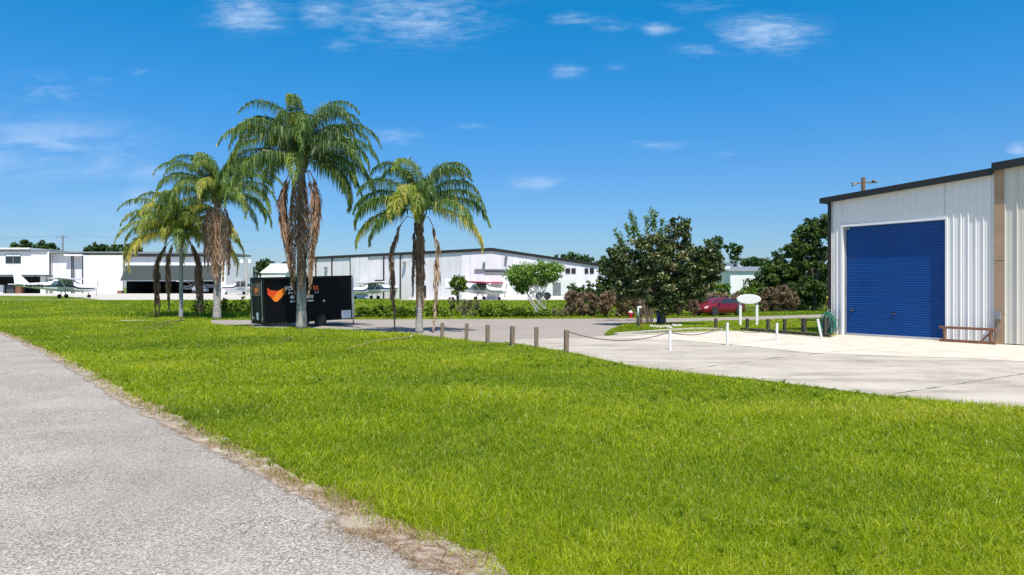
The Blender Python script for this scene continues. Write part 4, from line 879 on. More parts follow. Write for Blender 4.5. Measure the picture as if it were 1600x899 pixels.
# fallen fronds and debris
def stick(label, a, b_, r, butt=.0, name='fallen_frond', mat_=M_wood, bend=.15, cat='fallen frond'):
    a = G(*a); b_ = G(*b_); mb = MB(); pts = []
    for i in range(12): t = i/11; p = a.lerp(b_, t); p.z = .05+math.sin(t*math.pi)*bend*.5+.03; p.y += math.sin(t*3)*.12; pts.append(p)
    mb.tube(pts, [r*(.35+.65*i/11) for i in range(12)], 7); d = (pts[-1]-pts[-2]).normalized()
    if butt: mb.tube([pts[-1]-d*.02, pts[-1]+d*.14, pts[-1]+d*.2+Vector((0, 0, .08))], [r, butt, butt*.8], 7)
    tag(mb.build(name, mat_, smooth=True), label, cat)
stick('long pale dry frond stem lying on the lawn left of the rightmost palm', (541, 550), (640, 531), .020, .045, mat_=M_tan)
stick('small dead stick on the lawn in front of the tallest palm', (440, 541), (454, 533), .02, .03, name='dead_stick', cat='stick')
stick('grey broken frond stem lying left of the smallest palm', (226, 518), (262, 506), .025, .04, mat_=M_wood)
stick('brown broken frond stem lying across the lawn under the smallest palm', (245, 517), (285, 503), .03, .05, mat_=M_wood)

# ------------------------------------------------------------------ black enclosed trailer
A = Vector((-11.75, 34.0, 0)); Bv = Vector((-8.27, 37.1, 0)); TD = (Bv-A).normalized(); TL = (Bv-A).length; TW = 1.85
tilt = R(-1.8)
tr = bpy.data.objects.new('cargo_trailer', None); COL.objects.link(tr); tr.location = (A.x, A.y, 0); tr.rotation_euler = (0, 0, math.atan2(TD.y, TD.x))
tag(tr, 'black enclosed cargo trailer with an orange winged logo parked nose-up behind the tallest palm', 'trailer')
pv = Matrix.Rotation(tilt, 4, 'Y')     # local: x forward, y away from the camera, z up
def tpart(mb, name, m, parent=tr, **k):
    mb.v = [tuple(pv @ Vector(v_)) for v_ in mb.v]; return mb.build(name, m, parent, **k)
zb_, zt_ = .17, 2.41
tpart(MB().box((TL/2, TW/2, (zb_+zt_)/2), (TL, TW, zt_-zb_)), 'body', M_trailer, bevel=.04)
tpart(MB().box((TL/2, TW/2, zt_+.012), (TL+.03, TW+.03, .035)), 'roof', M_trailer, bevel=.01)
mb = MB()
mb.box((TL-.02, -.012, (zb_+zt_)/2), (.12, .02, zt_-zb_-.1)).box((TL+.012, .06, (zb_+zt_)/2), (.02, .14, zt_-zb_-.1)); tpart(mb, 'front_corner_trim', M_alu)
tpart(MB().box((TL+.015, TW/2, .55), (.02, TW-.2, .6)), 'stone_guard', M_alu)
tpart(MB().box((1.6, -.01, zt_-.04), (3.2, .018, .05)), 'edge_trim', M_black); tpart(MB().box((TL/2, -.01, zb_+.03), (TL-.1, .018, .05)), 'edge_trim', M_black)
# wheels & fender
wx = TL*.60
tpart(MB().box((wx, -.035, zb_+.34), (.92, .07, .06)).box((wx-.45, -.035, zb_+.2), (.05, .07, .28)).box((wx+.45, -.035, zb_+.2), (.05, .07, .28)), 'fender', M_trailer, bevel=.01)
for yy_ in (.02, TW-.02):
    wmb = MB().tube([(wx, yy_-.1, .30), (wx, yy_-.09, .30), (wx, yy_+.09, .30), (wx, yy_+.1, .30)], [.26, .30, .30, .26], 24); w_ = wmb.build('wheel', M_rubber, tr)
    MB().tube([(wx, yy_-.115, .30), (wx, yy_-.10, .30)], .16, 18).build('rim', M_black, w_)
# tongue and jack
tpart(MB().beam((TL-.1, .3, zb_+.05), (TL+.75, TW/2, zb_+.05), .07, .09).beam((TL-.1, TW-.3, zb_+.05), (TL+.75, TW/2, zb_+.05), .07, .09).box((TL+.85, TW/2, zb_+.08), (.25, .1, .1)), 'tongue', M_black)
mb = MB(); jx = TL+.5; mb.tube([(jx, TW/2, .02), (jx, TW/2, .75)], .035, 8).box((jx, TW/2, .03), (.16, .16, .03)).beam((jx, TW/2, .75), (jx+.16, TW/2, .80), .03, .03).box((jx-.12, TW/2, .5), (.1, .1, .12)); mb.build('jack', M_grey, tr)
# rear doors (left face)
rd = tpart(MB().box((-.018, TW/2, (zb_+zt_)/2), (.03, TW-.12, zt_-zb_-.14)), 'rear_door', M_trailer, bevel=.01)
for yy_ in (.3, TW-.3):
    q = tpart(MB().tube([(-.06, yy_, zb_+.1), (-.06, yy_, zt_-.15)], .015, 6), 'lock_bar', M_alu, rd)
mb = MB(); mb.box((-.05, .95, 1.85), (.02, 1.3, .62)); tpart(mb, 'rear_decal', mat('decal_brown', (.16, .10, .06), .5, var=.5, vscale=4), rd)
mb = MB(); mb.prism([(.62, 1.9), (1.0, 1.62), (1.28, 2.05), (.98, 1.88)], -.075, -.065, 'x'); tpart(mb, 'rear_logo', M_orange, rd)
for q, (yy_, z_, s_) in enumerate([(.35, .45, .16), (.9, .55, .22), (1.45, .45, .16)]): tpart(MB().box((-.045, yy_, z_), (.02, s_, .12 if q != 1 else .34)), 'rear_marker', M_txt if q == 1 else M_grey, rd)
tpart(MB().box((.95, .9, zb_-.06), (1.5, .3, .06)).box((-.3, .5, .05), (.6, .5, .06)), 'bumper_step', M_grey)
# side graphics
def txt(s_, size, x, z, m, parent, y=-.045, spacing=1.0, name='lettering', bold=.0, transform=None):
    cu = bpy.data.curves.new('t', 'FONT'); cu.body = s_; cu.size = size; cu.space_character = spacing; cu.extrude = .004; cu.offset = bold
    ob = bpy.data.objects.new('t', cu); COL.objects.link(ob); dg = bpy.context.evaluated_depsgraph_get(); me = bpy.data.meshes.new_from_object(ob.evaluated_get(dg))
    COL.objects.unlink(ob); bpy.data.objects.remove(ob); M_ = Matrix.Translation((x, y, z)) @ Matrix.Rotation(R(90), 4, 'X')
    if transform: M_ = transform @ M_
    me.transform(M_); me.materials.clear(); me.materials.append(m); o = bpy.data.objects.new(name, me); COL.objects.link(o); o.parent = parent; return o
# pixel -> side coordinate
def sx(px):
    k = (px-800)/F; s_ = (k*A.y-A.x)/(TD.x-k*TD.y); return s_
def sz(px, py):
    s_ = sx(px); Yq = A.y+TD.y*s_; return EYE+(HY-py)*Yq/F-math.sin(-tilt)*s_
def sp2(px, py): return (sx(px), sz(px, py))
mb = MB(); mb.prism([sp2(418.3, 449.5), sp2(424, 454), sp2(435, 455.5), sp2(430, 463), sp2(425.5, 466.5), sp2(419.5, 461)], -.032, -.020, 'y'); tpart(mb, 'logo_left_wing', M_red)
mb = MB(); mb.prism([sp2(425.5, 466.8), sp2(430.2, 463), sp2(435.3, 455.5), sp2(441, 453), sp2(447.5, 448), sp2(446.5, 459), sp2(440, 466), sp2(434.5, 472), sp2(429.5, 472)], -.034, -.021, 'y'); tpart(mb, 'logo_right_wing', M_orange)
TT = pv
def ttxt(s_, px, py, hpx, m, spacing=1, bold=.006):
    x, z = sp2(px, py); return txt(s_, hpx*36/F*1.38, x, z, m, tr, y=-.04, spacing=spacing, transform=TT, bold=bold)
ttxt('FO', 447, 454.6, 6.2, M_txt, .95, .012); ttxt('ER', 490.5, 453.5, 6.2, M_otxt, .95, .012)
ttxt('E N', 451.5, 460.2, 3.2, M_txt, 1.05); ttxt('L Y', 493, 458.7, 3.2, M_txt, 1.05)
ttxt('40', 454, 467.6, 5.0, M_txt, .95, .010); ttxt('-0133', 477, 466.6, 4.6, M_txt, .95, .010)
ttxt('fore', 454, 473.3, 3.6, M_txt); ttxt('ce.com', 477, 472.0, 3.6, M_txt)
x0_, z0_ = sp2(533.5, 498.5); x1_, z1_ = sp2(548.5, 485)
tpart(MB().box(((x0_+x1_)/2, -.027, (z0_+z1_)/2), (x1_-x0_, .012, z1_-z0_)), 'white_decal', M_txt)
x0_, z0_ = sp2(506.7, 470.5); tpart(MB().box((x0_, -.03, z0_), (.1, .02, .09)), 'door_latch', M_txt)
# timber under the trailer
mb = MB(); mb.beam((-12.4, 34.05, .05), (-10.6, 33.6, .05), .2, .05); tag(mb.build('loose_board', M_stone), 'pale board lying on the grass under the trailer rear', 'board')

# ------------------------------------------------------------------ red car
def make_car():
    g = G(1130, 494.6); root = empty('parked_car', g+Vector((0, 1.2, 0)), 'glossy dark red fastback car parked on the far road beside the oval sign', 'car')
    root.rotation_euler = (0, 0, R(180+33)); root.scale = (.87,)*3
    st = [(-2.36, .66, .78, .5, .84), (-2.28, .80, .93, .58, 1.02), (-1.75, .89, .98, .58, 1.17), (-.95, .92, .97, .57, 1.37), (-.1, .92, .95, .59, 1.445), (.45, .92, .93, .60, 1.39), (1.25, .92, .91, .70, 1.00), (1.75, .90, .85, .66, .93), (2.15, .84, .74, .58, .82), (2.34, .70, .60, .5, .66), (2.38, .6, .45, .4, .48)]
    def ring(x, w, zs, wt, zt): 
        h = [(0, .2), (w*.88, .2), (w*.98, .32), (w, .58), (w*.96, zs), (wt+.03, zt-.05), (wt*.6, zt), (0, zt+.01)]
        return [(x, y, z) for y, z in h]+[(x, -y, z) for y, z in reversed(h[1:-1])]
    mb = MB(); K = 14
    for s_ in st: mb.v += ring(*s_)
    for i in range(len(st)-1):
        for j in range(K): mb.f.append((i*K+j, i*K+(j+1) % K, (i+1)*K+(j+1) % K, (i+1)*K+j)); mb.m.append(0)
    mb.f.append(tuple(range(K))); mb.m.append(0); mb.f.append(tuple((len(st)-1)*K+j for j in range(K))); mb.m.append(0)
    body = mb.build('body', M_car, root, smooth=True)
    rings = [[Vector(p) for p in ring(*s_)] for s_ in st]
    def panel(name, i, j, a, b_, parent, inset=.08, off=.012, flip=1):
        """glass quad between stations i..j and ring indices a..b"""
        q = [rings[i][a], rings[j][a], rings[j][b_], rings[i][b_]]; c_ = sum(q, Vector())/4; nrm = (q[1]-q[0]).cross(q[3]-q[0]).normalized()
        if nrm.dot(c_-Vector((c_.x, 0, .7))) < 0: nrm = -nrm
        q = [p.lerp(c_, inset)+nrm*off for p in q]; m_ = MB(); m_.quad(*q); return m_.build(name, M_glass, parent)
    for a, b_ in ((4, 5), (10, 9)):
        for i, j in ((2, 3), (3, 4), (4, 5)): panel('side_window', i, j, a, b_, root, .07, .012)
        q = MB(); yy_ = (rings[5][a]+rings[6][a])/2; q.quad(rings[5][a].lerp(rings[5][b_], .08)+Vector((.05, .012 if a == 4 else -.012, 0)), rings[6][a].lerp(rings[5][a], .12)+Vector((0, .012 if a == 4 else -.012, .02)), rings[5][b_].lerp(rings[6][b_], .1)+Vector((.03, .012 if a == 4 else -.012, -.04))); q.build('quarter_window', M_glass, root)
    m_ = MB(); w0 = [rings[6][5], rings[6][9], rings[5][9], rings[5][5]]; c_ = sum(w0, Vector())/4; m_.quad(*[p.lerp(c_, .05)+Vector((.02, 0, .03)) for p in w0]); m_.build('windscreen', M_glass, root)
    m_ = MB(); w0 = [rings[1][5], rings[1][9], rings[3][9], rings[3][5]]; c_ = sum(w0, Vector())/4; m_.quad(*[p.lerp(c_, .12)+Vector((-.02, 0, .06)) for p in w0]); m_.build('rear_window', M_glass, root)
    for x in (1.42, -1.42):
        for s_ in (-1, 1):
            MB().tube([(x, s_*.80, .36), (x, s_*.925, .36)], .40, 24).build('wheel_arch', M_black, root)
            w_ = MB().tube([(x, s_*.76, .34), (x, s_*.935, .34), (x, s_*.945, .34)], [.335, .335, .31], 24).build('wheel', M_rubber, root)
            r2 = MB().tube([(x, s_*.93, .34), (x, s_*.952, .34)], .22, 20)
            for k in range(5): t = k*math.pi*2/5; r2.beam((x, s_*.955, .34), (x+math.cos(t)*.21, s_*.955, .34+math.sin(t)*.21), .05, .03)
            r2.build('rim', M_dgrey, w_)
    for s_ in (-1, 1):
        MB().box((2.14, s_*.60, .70), (.34, .26, .07), rz=-s_*.45, ry=.5).build('headlight', M_txt, root, bevel=.02)
        MB().box((.95, s_*1.0, .98), (.14, .18, .12)).build('mirror', M_car, root, bevel=.03)
        MB().box((-.2, s_*.93, .82), (.2, .02, .03)).box((-1.1, s_*.93, .84), (.2, .02, .03)).build('door_handle', M_black, root)
    MB().box((2.30, 0, .33), (.2, 1.25, .14)).build('lower_grille', M_black, root, bevel=.02)
    MB().box((0, 0, .2), (3.9, 1.6, .06)).build('sill', M_black, root)
    return root
make_car()

# ------------------------------------------------------------------ light aircraft
def make_plane(label, loc, yaw, stripe, wing_m=M_planew, reg=None, group='high-wing light aircraft parked by the hangars', scale=1):
    root = empty('light_aircraft', loc, label, 'airplane', group); root.rotation_euler = (0, 0, yaw); root.scale = (scale,)*3
    st = [(3.05, .13, .13, 1.12), (2.95, .33, .28, 1.12), (2.6, .46, .36, 1.10), (1.7, .52, .42, 1.10), (1.35, .54, .46, 1.13), (.85, .55, .63, 1.33), (.3, .56, .68, 1.40), (-.6, .55, .68, 1.40), (-1.3, .48, .56, 1.38), (-2.0, .38, .42, 1.36), (-3.6, .22, .27, 1.42), (-4.9, .08, .14, 1.50), (-5.1, .03, .08, 1.52)]
    K = 16; mb = MB(); pt = lambda s_, t: Vector((s_[0], s_[1]*math.copysign(abs(math.cos(t))**.7, math.cos(t)), s_[3]+s_[2]*math.copysign(abs(math.sin(t))**.7, math.sin(t))))
    for s_ in st: mb.v += [tuple(pt(s_, 2*math.pi*j/K)) for j in range(K)]
    for i in range(len(st)-1):
        for j in range(K): mb.f.append((i*K+j, i*K+(j+1) % K, (i+1)*K+(j+1) % K, (i+1)*K+j)); mb.m.append(0)
    mb.f.append(tuple(range(K))); mb.m.append(0)
    fz = mb.build('fuselage', M_planew, root, smooth=True)
    for sd in (0, math.pi):
        mb = MB(); q = -1 if sd else 1
        for s0, s1 in zip(st[1:-1], st[2:]):
            f_ = lambda s_, t: Vector((s_[0], pt(s_, t).y*1.0+(.012 if pt(s_, t).y > 0 else -.012), pt(s_, t).z))
            ta, tb = (-.10, .12) if not sd else (math.pi+.10, math.pi-.12)
            mb.quad(f_(s0, ta), f_(s1, ta), f_(s1, tb), f_(s0, tb))
        mb.build('stripe', stripe, fz)
    # cabin windows
    for q in (-1, 1):
        for (xa, xb, xc, xd) in ((.95, .25, .2, .70), (.15, -.62, -.62, .15), (-.70, -1.35, -1.05, -.70)):
            m_ = MB(); y_ = .567*q; y1_ = (.567 if xb > -1 else .50)*q; m_.quad((xa, y_, 1.55), (xb, y1_, 1.55), (xc, y1_*.93, 1.94), (xd, y_*.93, 1.94)); m_.build('cabin_window', M_glassb, root)
    m_ = MB(); m_.quad((1.37, .40, 1.57), (1.37, -.40, 1.57), (.80, -.42, 1.99), (.80, .42, 1.99)); m_.build('windscreen', M_glassb, root)
    # wing
    def foil(c0, c1, y, z, t): return [(c1, y, z), ((c0+c1)/2+.1, y, z+t*.6), (c0-.1, y, z+t), (c0, y, z+t*.4), (c0-.1, y, z-t*.1), ((c0+c1)/2, y, z-t*.2)]
    mb = MB(); sec = [(-5.5, .72, -.42, 2.20, .09), (-2.7, .92, -.72, 2.12, .16), (0, .92, -.72, 2.06, .18), (2.7, .92, -.72, 2.12, .16), (5.5, .72, -.42, 2.20, .09)]
    for (y, c0, c1, z, t) in sec: mb.v += foil(c0, c1, y, z, t)
    for i in range(4):
        for j in range(6): mb.f.append((i*6+j, i*6+(j+1) % 6, (i+1)*6+(j+1) % 6, (i+1)*6+j)); mb.m.append(0)
    mb.f.append(tuple(range(6))); mb.m.append(0); mb.f.append(tuple(24+j for j in range(6))); mb.m.append(0)
    mb.build('wing', wing_m, root)
    for q in (-1, 1):
        MB().beam((.25, q*.5, .85), (.2, q*2.7, 2.10), .10, .04).build('wing_strut', M_planew, root)
        MB().beam((-.25, q*.4, .85), (-.3, q*1.2, .28), .10, .04).build('gear_leg', M_planew, root)
        MB().tube([(-.3, q*1.16, .22), (-.3, q*1.32, .22)], .22, 16).build('wheel', M_rubber, root)
    MB().beam((2.2, 0, .8), (2.3, 0, .25), .07, .07).build('nose_gear_leg', M_grey, root); MB().tube([(2.32, -.07, .19), (2.32, .07, .19)], .19, 16).build('nose_wheel', M_rubber, root)
    mb = MB(); mb.prism([(-3.55, 1.62), (-4.55, 2.72), (-5.15, 2.72), (-4.98, 1.5)], -.05, .05, 'y'); mb.build('tail_fin', M_planew, root)
    mb = MB(); mb.prism([(-4.1, -.05), (-4.45, -1.7), (-5.1, -1.7), (-5.2, 0), (-5.1, 1.7), (-4.45, 1.7)], 1.52, 1.60, 'z'); mb.build('tailplane', M_planew, root)
    pr = MB()
    for q in (-1, 1):
        a = 1.1; d = Vector((0, math.cos(a)*q, math.sin(a)*q)); c_ = Vector((3.14, 0, 1.12)); pr.beam(c_, c_+d*.93, .03, .13)
    pr = pr.build('propeller', M_dgrey, root); MB().tube([(3.04, 0, 1.12), (3.15, 0, 1.12), (3.28, 0, 1.12), (3.36, 0, 1.12)], [.15, .14, .08, .01], 12).build('spinner', M_planew, pr)
    if reg:
        o = txt(reg, .55, 0, 0, M_black, root, y=0, bold=.012, name='registration', transform=Matrix.Translation((-3.9, -.235, 1.22)) @ Matrix.Rotation(-.105, 4, 'Z'))
    return root
Zf = .84
make_plane('white high-wing airplane with N64493 on its tail boom, parked on the far left grass', ((103-800)*75/F, 75, Zf), R(17), M_planes, reg='N64493', scale=.93)
make_plane('white high-wing airplane with a dark blue stripe, seen just right of the trailer nose', ((582-800)*69/F, 69, Zf), R(180+32), M_planeb, scale=.74)
make_plane('red-winged light airplane in front of the white hangar door, nose to the right', ((752-800)*61.5/F, 63, Zf), R(-22), M_grey, wing_m=M_planer, scale=.72)
make_plane('white airplane seen inside the open hangar behind the small palm', ((285-800)*128/F, 134, Zf), R(172), M_planeb)
make_plane('distant white airplane right of the open hangar, behind the leftmost tall palm', ((378-800)*112/F, 112, Zf), R(200), M_planes)

# ------------------------------------------------------------------ white gable hangar (centre)
hg = empty('white_hangar', (-4.76, 66, Zf), 'large white gabled hangar with black roof trim behind the road', 'hangar')
P0 = Vector(((482-800)*77/F, 77, 0)); P1 = Vector(((722-800)*66/F, 66, 0)); P2 = Vector(((935-800)*66.5/F, 66.5, 0)); PK = Vector(((768-800)*66.1/F, 66.1, 0))
def z_at(py, Y): return EYE+(HY-py)*Y/F
zP0, zP1, zPK, zP2 = z_at(404.5, 77), z_at(393, 66), z_at(390.5, 66.1), z_at(415, 66.5)
back = Vector((2, 30, 0))
def wallquad(mb, a, za0, za1, b_, zb0, zb1, m=0): mb.quad((a.x, a.y, za0), (b_.x, b_.y, zb0), (b_.x, b_.y, zb1), (a.x, a.y, za1), m=m)
mb = MB(); wallquad(mb, P0, Zf-.3, zP0, P1, Zf-.3, zP1); rel(mb.build('long_wall', M_hangar), hg)
mb = MB(); mb.quad((P1.x, P1.y, Zf-.3), (P2.x, P2.y, Zf-.3), (P2.x, P2.y, zP2), (PK.x, PK.y, zPK), (P1.x, P1.y, zP1)); rel(mb.build('gable_wall', M_hangar), hg)
mb = MB(); wallquad(mb, P2, Zf-.3, zP2, P2+back, Zf-.3, zP2); wallquad(mb, P0+Vector((14, 16, 0)), Zf-.3, zP2, P0, Zf-.3, zP0); rel(mb.build('side_wall', M_hangar), hg)
mb = MB(); kk = Vector((0, 0, .12))
def roofq(mb, *p): mb.quad(*[Vector(q)+kk for q in p])
q0, q1, qk, q2 = Vector((P0.x, P0.y, zP0)), Vector((P1.x, P1.y, zP1)), Vector((PK.x, PK.y, zPK)), Vector((P2.x, P2.y, zP2))
rb_ = Vector((P0.x+14, P0.y+16, zP2)); roofq(mb, q0, q1, qk, qk+Vector((2, 30, 0)), rb_); roofq(mb, qk, q2, q2+Vector((2, 30, 0)), qk+Vector((2, 30, 0))); rel(mb.build('roof', M_grey), hg)
mb = MB(); o_ = Vector((0, -.08, .02))
for a, b_ in ((q0, q1), (q1, qk), (qk, q2)): mb.beam(a+o_, b_+o_, .12, .26)
rel(mb.build('roof_trim', M_trim), hg)
def on_long(px, py):    # point on the long wall plane seen at px,py
    k = (px-800)/F; d = P1-P0; t = (k*P0.y-P0.x)/(d.x-k*d.y); q = P0+d*t; return Vector((q.x, q.y, z_at(py, q.y)))
def on_gab(px, py):
    k = (px-800)/F; d = P2-P1; t = (k*P1.y-P1.x)/(d.x-k*d.y); q = P1+d*t; return Vector((q.x, q.y, z_at(py, q.y)))
OUT = Vector((-.02, -.06, 0))
for px in (494, 519, 548, 600, 626):
    a = on_long(px, 466)+OUT; a.z = Zf; b_ = on_long(px, 401)+OUT; b_.z = zP0+(zP1-zP0)*((px-482)/240)-.1; m_ = MB(); m_.beam(a, b_, .14, .12); rel(m_.build('downpipe', M_trim), hg)
def panel_on(fn, x0, x1, y0, y1, m, name, off=.05, parent=None, frame=None):
    a, b_, c_, d = fn(x0, y1), fn(x1, y1), fn(x1, y0), fn(x0, y0); n_ = (b_-a).cross(d-a).normalized()
    if n_.y > 0: n_ = -n_
    m_ = MB(); q = [p+n_*off for p in (a, b_, c_, d)]; m_.quad(*q); m_.quad(*[p-n_*.04 for p in q])
    for i in range(4): m_.quad(q[i], q[(i+1) % 4], q[(i+1) % 4]-n_*.04, q[i]-n_*.04)
    o = rel(m_.build(name, m), parent or hg)
    if frame:
        f_ = MB()
        for i in range(4): f_.beam(q[i]+n_*.02, q[(i+1) % 4]+n_*.02, .1, .08)
        g_ = f_.build('frame', frame); g_.parent = o; g_.matrix_parent_inverse = (Matrix.Translation(-(parent or hg).location))
    return o
panel_on(on_long, 561, 575, 436, 447, M_dgrey, 'window'); panel_on(on_long, 586, 598, 438, 447, M_dgrey, 'window')
panel_on(on_long, 549, 576, 401, 460, M_hangar, 'sliding_door', .10)
panel_on(on_long, 663, 666, 447, 466, M_black, 'side_door')
for px, x1 in ((880, 891), (893, 899.5), (913.5, 919), (921.5, 928)): panel_on(on_gab, px+3.5 if px == 880 else px, x1, 420, 428, M_black, 'window')
panel_on(on_gab, 757, 850, 423, 468, M_white, 'hangar_door', .06)
panel_on(on_gab, 757.5, 800, 423.5, 430, M_grey, 'door_header', .09)
m_ = MB(); m_.beam(on_gab(742, 422)+OUT*2, on_gab(800, 422.5)+OUT*2, .12, .12); rel(m_.build('canopy_edge', M_grey), hg)
for px, y_ in ((756.5, 412), (791, 402)): p = on_gab(px, y_)+Vector((0, -.25, 0)); m_ = MB(); m_.box(p, (.25, .3, .22)).tube([p, p+Vector((.05, 0, -.5))], .04, 6); rel(m_.build('wall_lamp', M_grey), hg)
for px, y_ in ((511, 420), (634, 412)): p = on_long(px, y_)+Vector((-.1, -.25, 0)); m_ = MB(); m_.box(p, (.3, .3, .3)).tube([p, p+Vector((-.1, 0, -.5))], .04, 6); rel(m_.build('wall_lamp', M_grey), hg)
# white trailer in front of the hangar, right
g = Vector(((868-800)*62.5/F, 63, Zf)); wt_ = empty('white_trailer', g, 'white enclosed trailer with two black wheels in front of the hangar', 'trailer')
MB().box((0, 0, 1.12), (3.4, 1.5, 1.5)).build('body', M_white, wt_, bevel=.05); MB().box((.1, -.76, 1.0), (.7, .03, 1.1)).build('door', M_grey, wt_)
for x in (-1.45, -.75): MB().tube([(x, -.85, .38), (x, -.70, .38)], .33, 18).build('wheel', M_rubber, wt_)
MB().beam((1.7, 0, .4), (2.6, 0, .4), .1, .1).build('tongue', M_black, wt_)

# ------------------------------------------------------------------ left hangar row
YL = 132.0; kL = YL/F
def LX(px): return (px-800)*kL
def LZ(py): return EYE+(HY-py)*kL
def lbox(px0, px1, py0, py1, m, name, root, depth=.4, fwd=0, zb0=None):
    m_ = MB(); z1 = LZ(py0); z0 = zb0 if zb0 is not None else LZ(py1); m_.box(((LX(px0)+LX(px1))/2, YL-fwd+depth/2, (z0+z1)/2), (LX(px1)-LX(px0), depth, z1-z0)); return rel(m_.build(name, m), root)
lh = empty('office_hangar', (LX(30), YL, Zf), 'two storey white hangar office with a dark open ground floor at the far left', 'building')
lbox(-120, 82, 394, 430.5, M_hangar, 'upper_wall', lh, 8, 1.0); lbox(-120, 55, 388.5, 391, M_white, 'roof', lh, 9, 1.6); lbox(-120, 80, 391.2, 393.8, M_grey, 'fascia', lh, 9, 1.3)
lbox(-120, 80, 430.7, 432, M_black, 'floor_edge', lh, 1, 1.2); lbox(-120, 62, 432.2, 460, M_dark0, 'bay_shade_panel', lh, .3, -3)  # near-black slab set back in the ground floor paints the recess's shade
lbox(63, 80, 432.2, 460, M_white, 'lower_wall', lh, 3, 0); lbox(-120, 3, 446, 460, M_white, 'low_wall', lh, .5, -.3); lbox(25, 34, 432.2, 460, M_brick, 'pillar', lh, 1, .2); lbox(10, 22, 447, 459.8, M_dgrey, 'bench', lh, .8, 0); lbox(74.5, 76, 432.2, 460, M_grey, 'pillar', lh, .3, .6)
for x0, x1 in ((0, 5), (15, 38.5)):
    w_ = lbox(x0, x1, 399, 412.5, M_glass, 'window', lh, .1, 1.06); lbox(x0, x1, 398.4, 399, M_grey, 'window_frame', lh, .2, 1.12); 
    if x0: lbox(26.6, 27.6, 399, 412.5, M_grey, 'mullion', lh, .2, 1.12)
    if x0: lbox(16, 38, 399.2, 401.5, M_hangar, 'blind', lh, .05, 1.10)
lh2 = empty('door_row_hangar', (LX(140), YL, Zf), 'white hangar with tall sliding panels between the office and the open bay', 'hangar')
lbox(82.5, 130, 397, 459.5, M_hangar, 'wall', lh2, 2, 0); lbox(106, 134, 398.5, 401, M_white, 'canopy', lh2, 1.5, 1.2); lbox(133.5, 195, 399.5, 460, M_hangar, 'sliding_door', lh2, .4, .7); lbox(80.5, 198, 394.2, 396.5, M_grey, 'fascia', lh2, 10, .9)
for px in (82, 115.5, 118, 132.5): lbox(px, px+1.2, 398.6 if px > 110 else 396.6, 459, M_dgrey, 'downpipe', lh2, .2, .9)
lbox(190, 197, 455, 460.5, M_woodr, 'door_stop', lh2, .6, 1.5); lbox(130.2, 133, 400, 459.5, M_hangar, 'door_edge', lh2, 1.5, .4)
lh3 = empty('open_hangar', (LX(270), YL, Zf), 'open hangar with dark interior and raised dark door behind the small palms', 'hangar')
lbox(198, 352, 394.5, 397.5, M_grey, 'roof_edge', lh3, 14, .8); lbox(196, 350, 402.5, 415.5, M_hangar, 'header_wall', lh3, .5, .1); lbox(196, 350, 398, 402.3, M_dgrey, 'gutter', lh3, .4, .6)
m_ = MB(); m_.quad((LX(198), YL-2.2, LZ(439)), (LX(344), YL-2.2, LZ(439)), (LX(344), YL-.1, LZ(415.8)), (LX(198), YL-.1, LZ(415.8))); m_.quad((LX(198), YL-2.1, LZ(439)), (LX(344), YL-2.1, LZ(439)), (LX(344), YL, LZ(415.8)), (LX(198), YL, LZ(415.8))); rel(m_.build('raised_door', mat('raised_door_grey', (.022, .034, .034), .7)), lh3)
lbox(197, 345, 439.2, 440.2, M_alu, 'door_edge', lh3, .2, 2.4)
for a, b_ in ((196, 197), (349, 350)):
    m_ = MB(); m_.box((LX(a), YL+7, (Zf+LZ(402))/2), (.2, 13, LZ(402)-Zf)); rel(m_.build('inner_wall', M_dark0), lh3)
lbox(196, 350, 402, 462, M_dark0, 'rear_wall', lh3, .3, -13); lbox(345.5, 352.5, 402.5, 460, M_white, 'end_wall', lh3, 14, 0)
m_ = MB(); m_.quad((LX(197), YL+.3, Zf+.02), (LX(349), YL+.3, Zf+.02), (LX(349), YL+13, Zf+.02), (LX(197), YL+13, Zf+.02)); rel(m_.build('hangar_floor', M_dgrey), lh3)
# white van in the open hangar
g = Vector((LX(315), YL-.5, Zf)); wv_ = empty('white_van', g, 'small white car parked at the mouth of the open hangar', 'car')
MB().prism([(-1.15, .35), (1.15, .35), (1.15, .85), (.8, 1.0), (.6, 1.45), (-.75, 1.45), (-1.1, 1.0)], -1.0, 1.0, 'y').build('body', M_planew, wv_, bevel=.08); MB().box((0, -1.01, 1.2), (1.1, .03, .3)).build('window', M_glass, wv_)
for x in (-.8, .8): MB().tube([(x, -1.03, .32), (x, -.8, .32)], .3, 16).build('wheel', M_rubber, wv_)
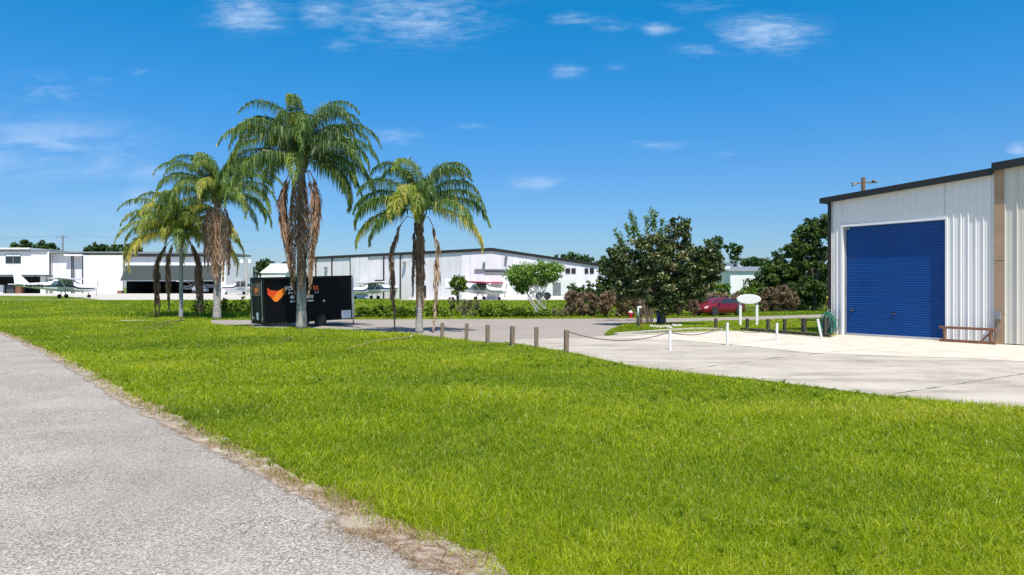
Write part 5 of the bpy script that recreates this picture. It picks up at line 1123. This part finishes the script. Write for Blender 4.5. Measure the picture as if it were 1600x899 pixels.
# sheds behind
def shed(label, px0, px1, py0, py1, Y, roofm, wallm, ridge=0, depth=14, by=461):
    x0, x1 = (px0-800)*Y/F, (px1-800)*Y/F; zf = float(HT((x0+x1)/2, Y)); r_ = empty('storage_shed', ((x0+x1)/2, Y, zf), label, 'building'); z1 = z_at(py1, Y); z0_ = z_at(py0, Y); w = x1-x0
    MB().box((0, depth/2, (z1-zf)/2), (w, depth, z1-zf)).build('wall', wallm, r_)
    mb = MB(); mb.prism([(-.25, z1-zf), (depth/2, z0_-zf+.0), (depth+.25, z1-zf)], -w/2-.2, w/2+.2, 'x'); mb.build('roof', roofm, r_); MB().box((w*.25, -.1, (z1-zf)*.35), (w*.18, .08, (z1-zf)*.68)).build('door', M_grey, r_)
    MB().box((-w*.2, -.12, (z1-zf)*.6), (.35, .12, .3)).build('vent', M_grey, r_)
shed('low white shed with grey metal roof seen left of the big pine', 1141, 1215, 415, 424.5, 92, M_grey, M_white)
shed('tall narrow white shed just right of the magnolia crown', 1118, 1141, 409, 411, 96, M_grey, M_white)
shed('white roofed shed among the far trees right of the open hangar', 408, 446, 411, 427, 150, M_white, M_white)
shed('tiny white shed just right of the open hangar', 352, 366, 413, 423, 150, M_white, M_white)
# far utility poles and wires
def pole(label, px, ty, Y, arm=.8, m=M_wood, r=.14, light=False):
    r_ = empty('power_pole', ((px-800)*Y/F, Y, Zf), label, 'power pole'); h = z_at(ty, Y)-Zf
    MB().tube([(0, 0, 0), (0, 0, h)], [r*1.3, r], 8).build('pole', m, r_); MB().box((0, -.1, h-.4), (arm*2, .12, .12)).build('crossarm', m, r_)
    if light:
        for q in (-1, 1): MB().box((q*.55, -.2, h-.55), (.45, .35, .5)).build('transformer', M_planew, r_, bevel=.05)
    return Vector(((px-800)*Y/F, Y, Zf+h))
pA = pole('thin grey power pole behind the far left roof', 98, 368.5, 150, 1.4, m=M_grey)
pole('pale power pole with white boxes standing between the two tall palms', 385, 403, 100, .3, m=M_stone, light=True, r=.13)
mb = MB(); mb.tube([pA+Vector((-60, 5, -.1)), pA+Vector((-30, 2, -1.1)), pA+Vector((0, 0, -.1)), pA+Vector((5, 1, -.15)), pA+Vector((40, 3, -1.2))], .03, 4); tag(mb.build('power_line', M_grey), 'thin power line running past the far left pole', 'power line')

# ------------------------------------------------------------------ render settings
S.render.engine = 'CYCLES'; S.cycles.max_bounces = 6; S.cycles.diffuse_bounces = 3; S.cycles.glossy_bounces = 2; S.cycles.transmission_bounces = 3
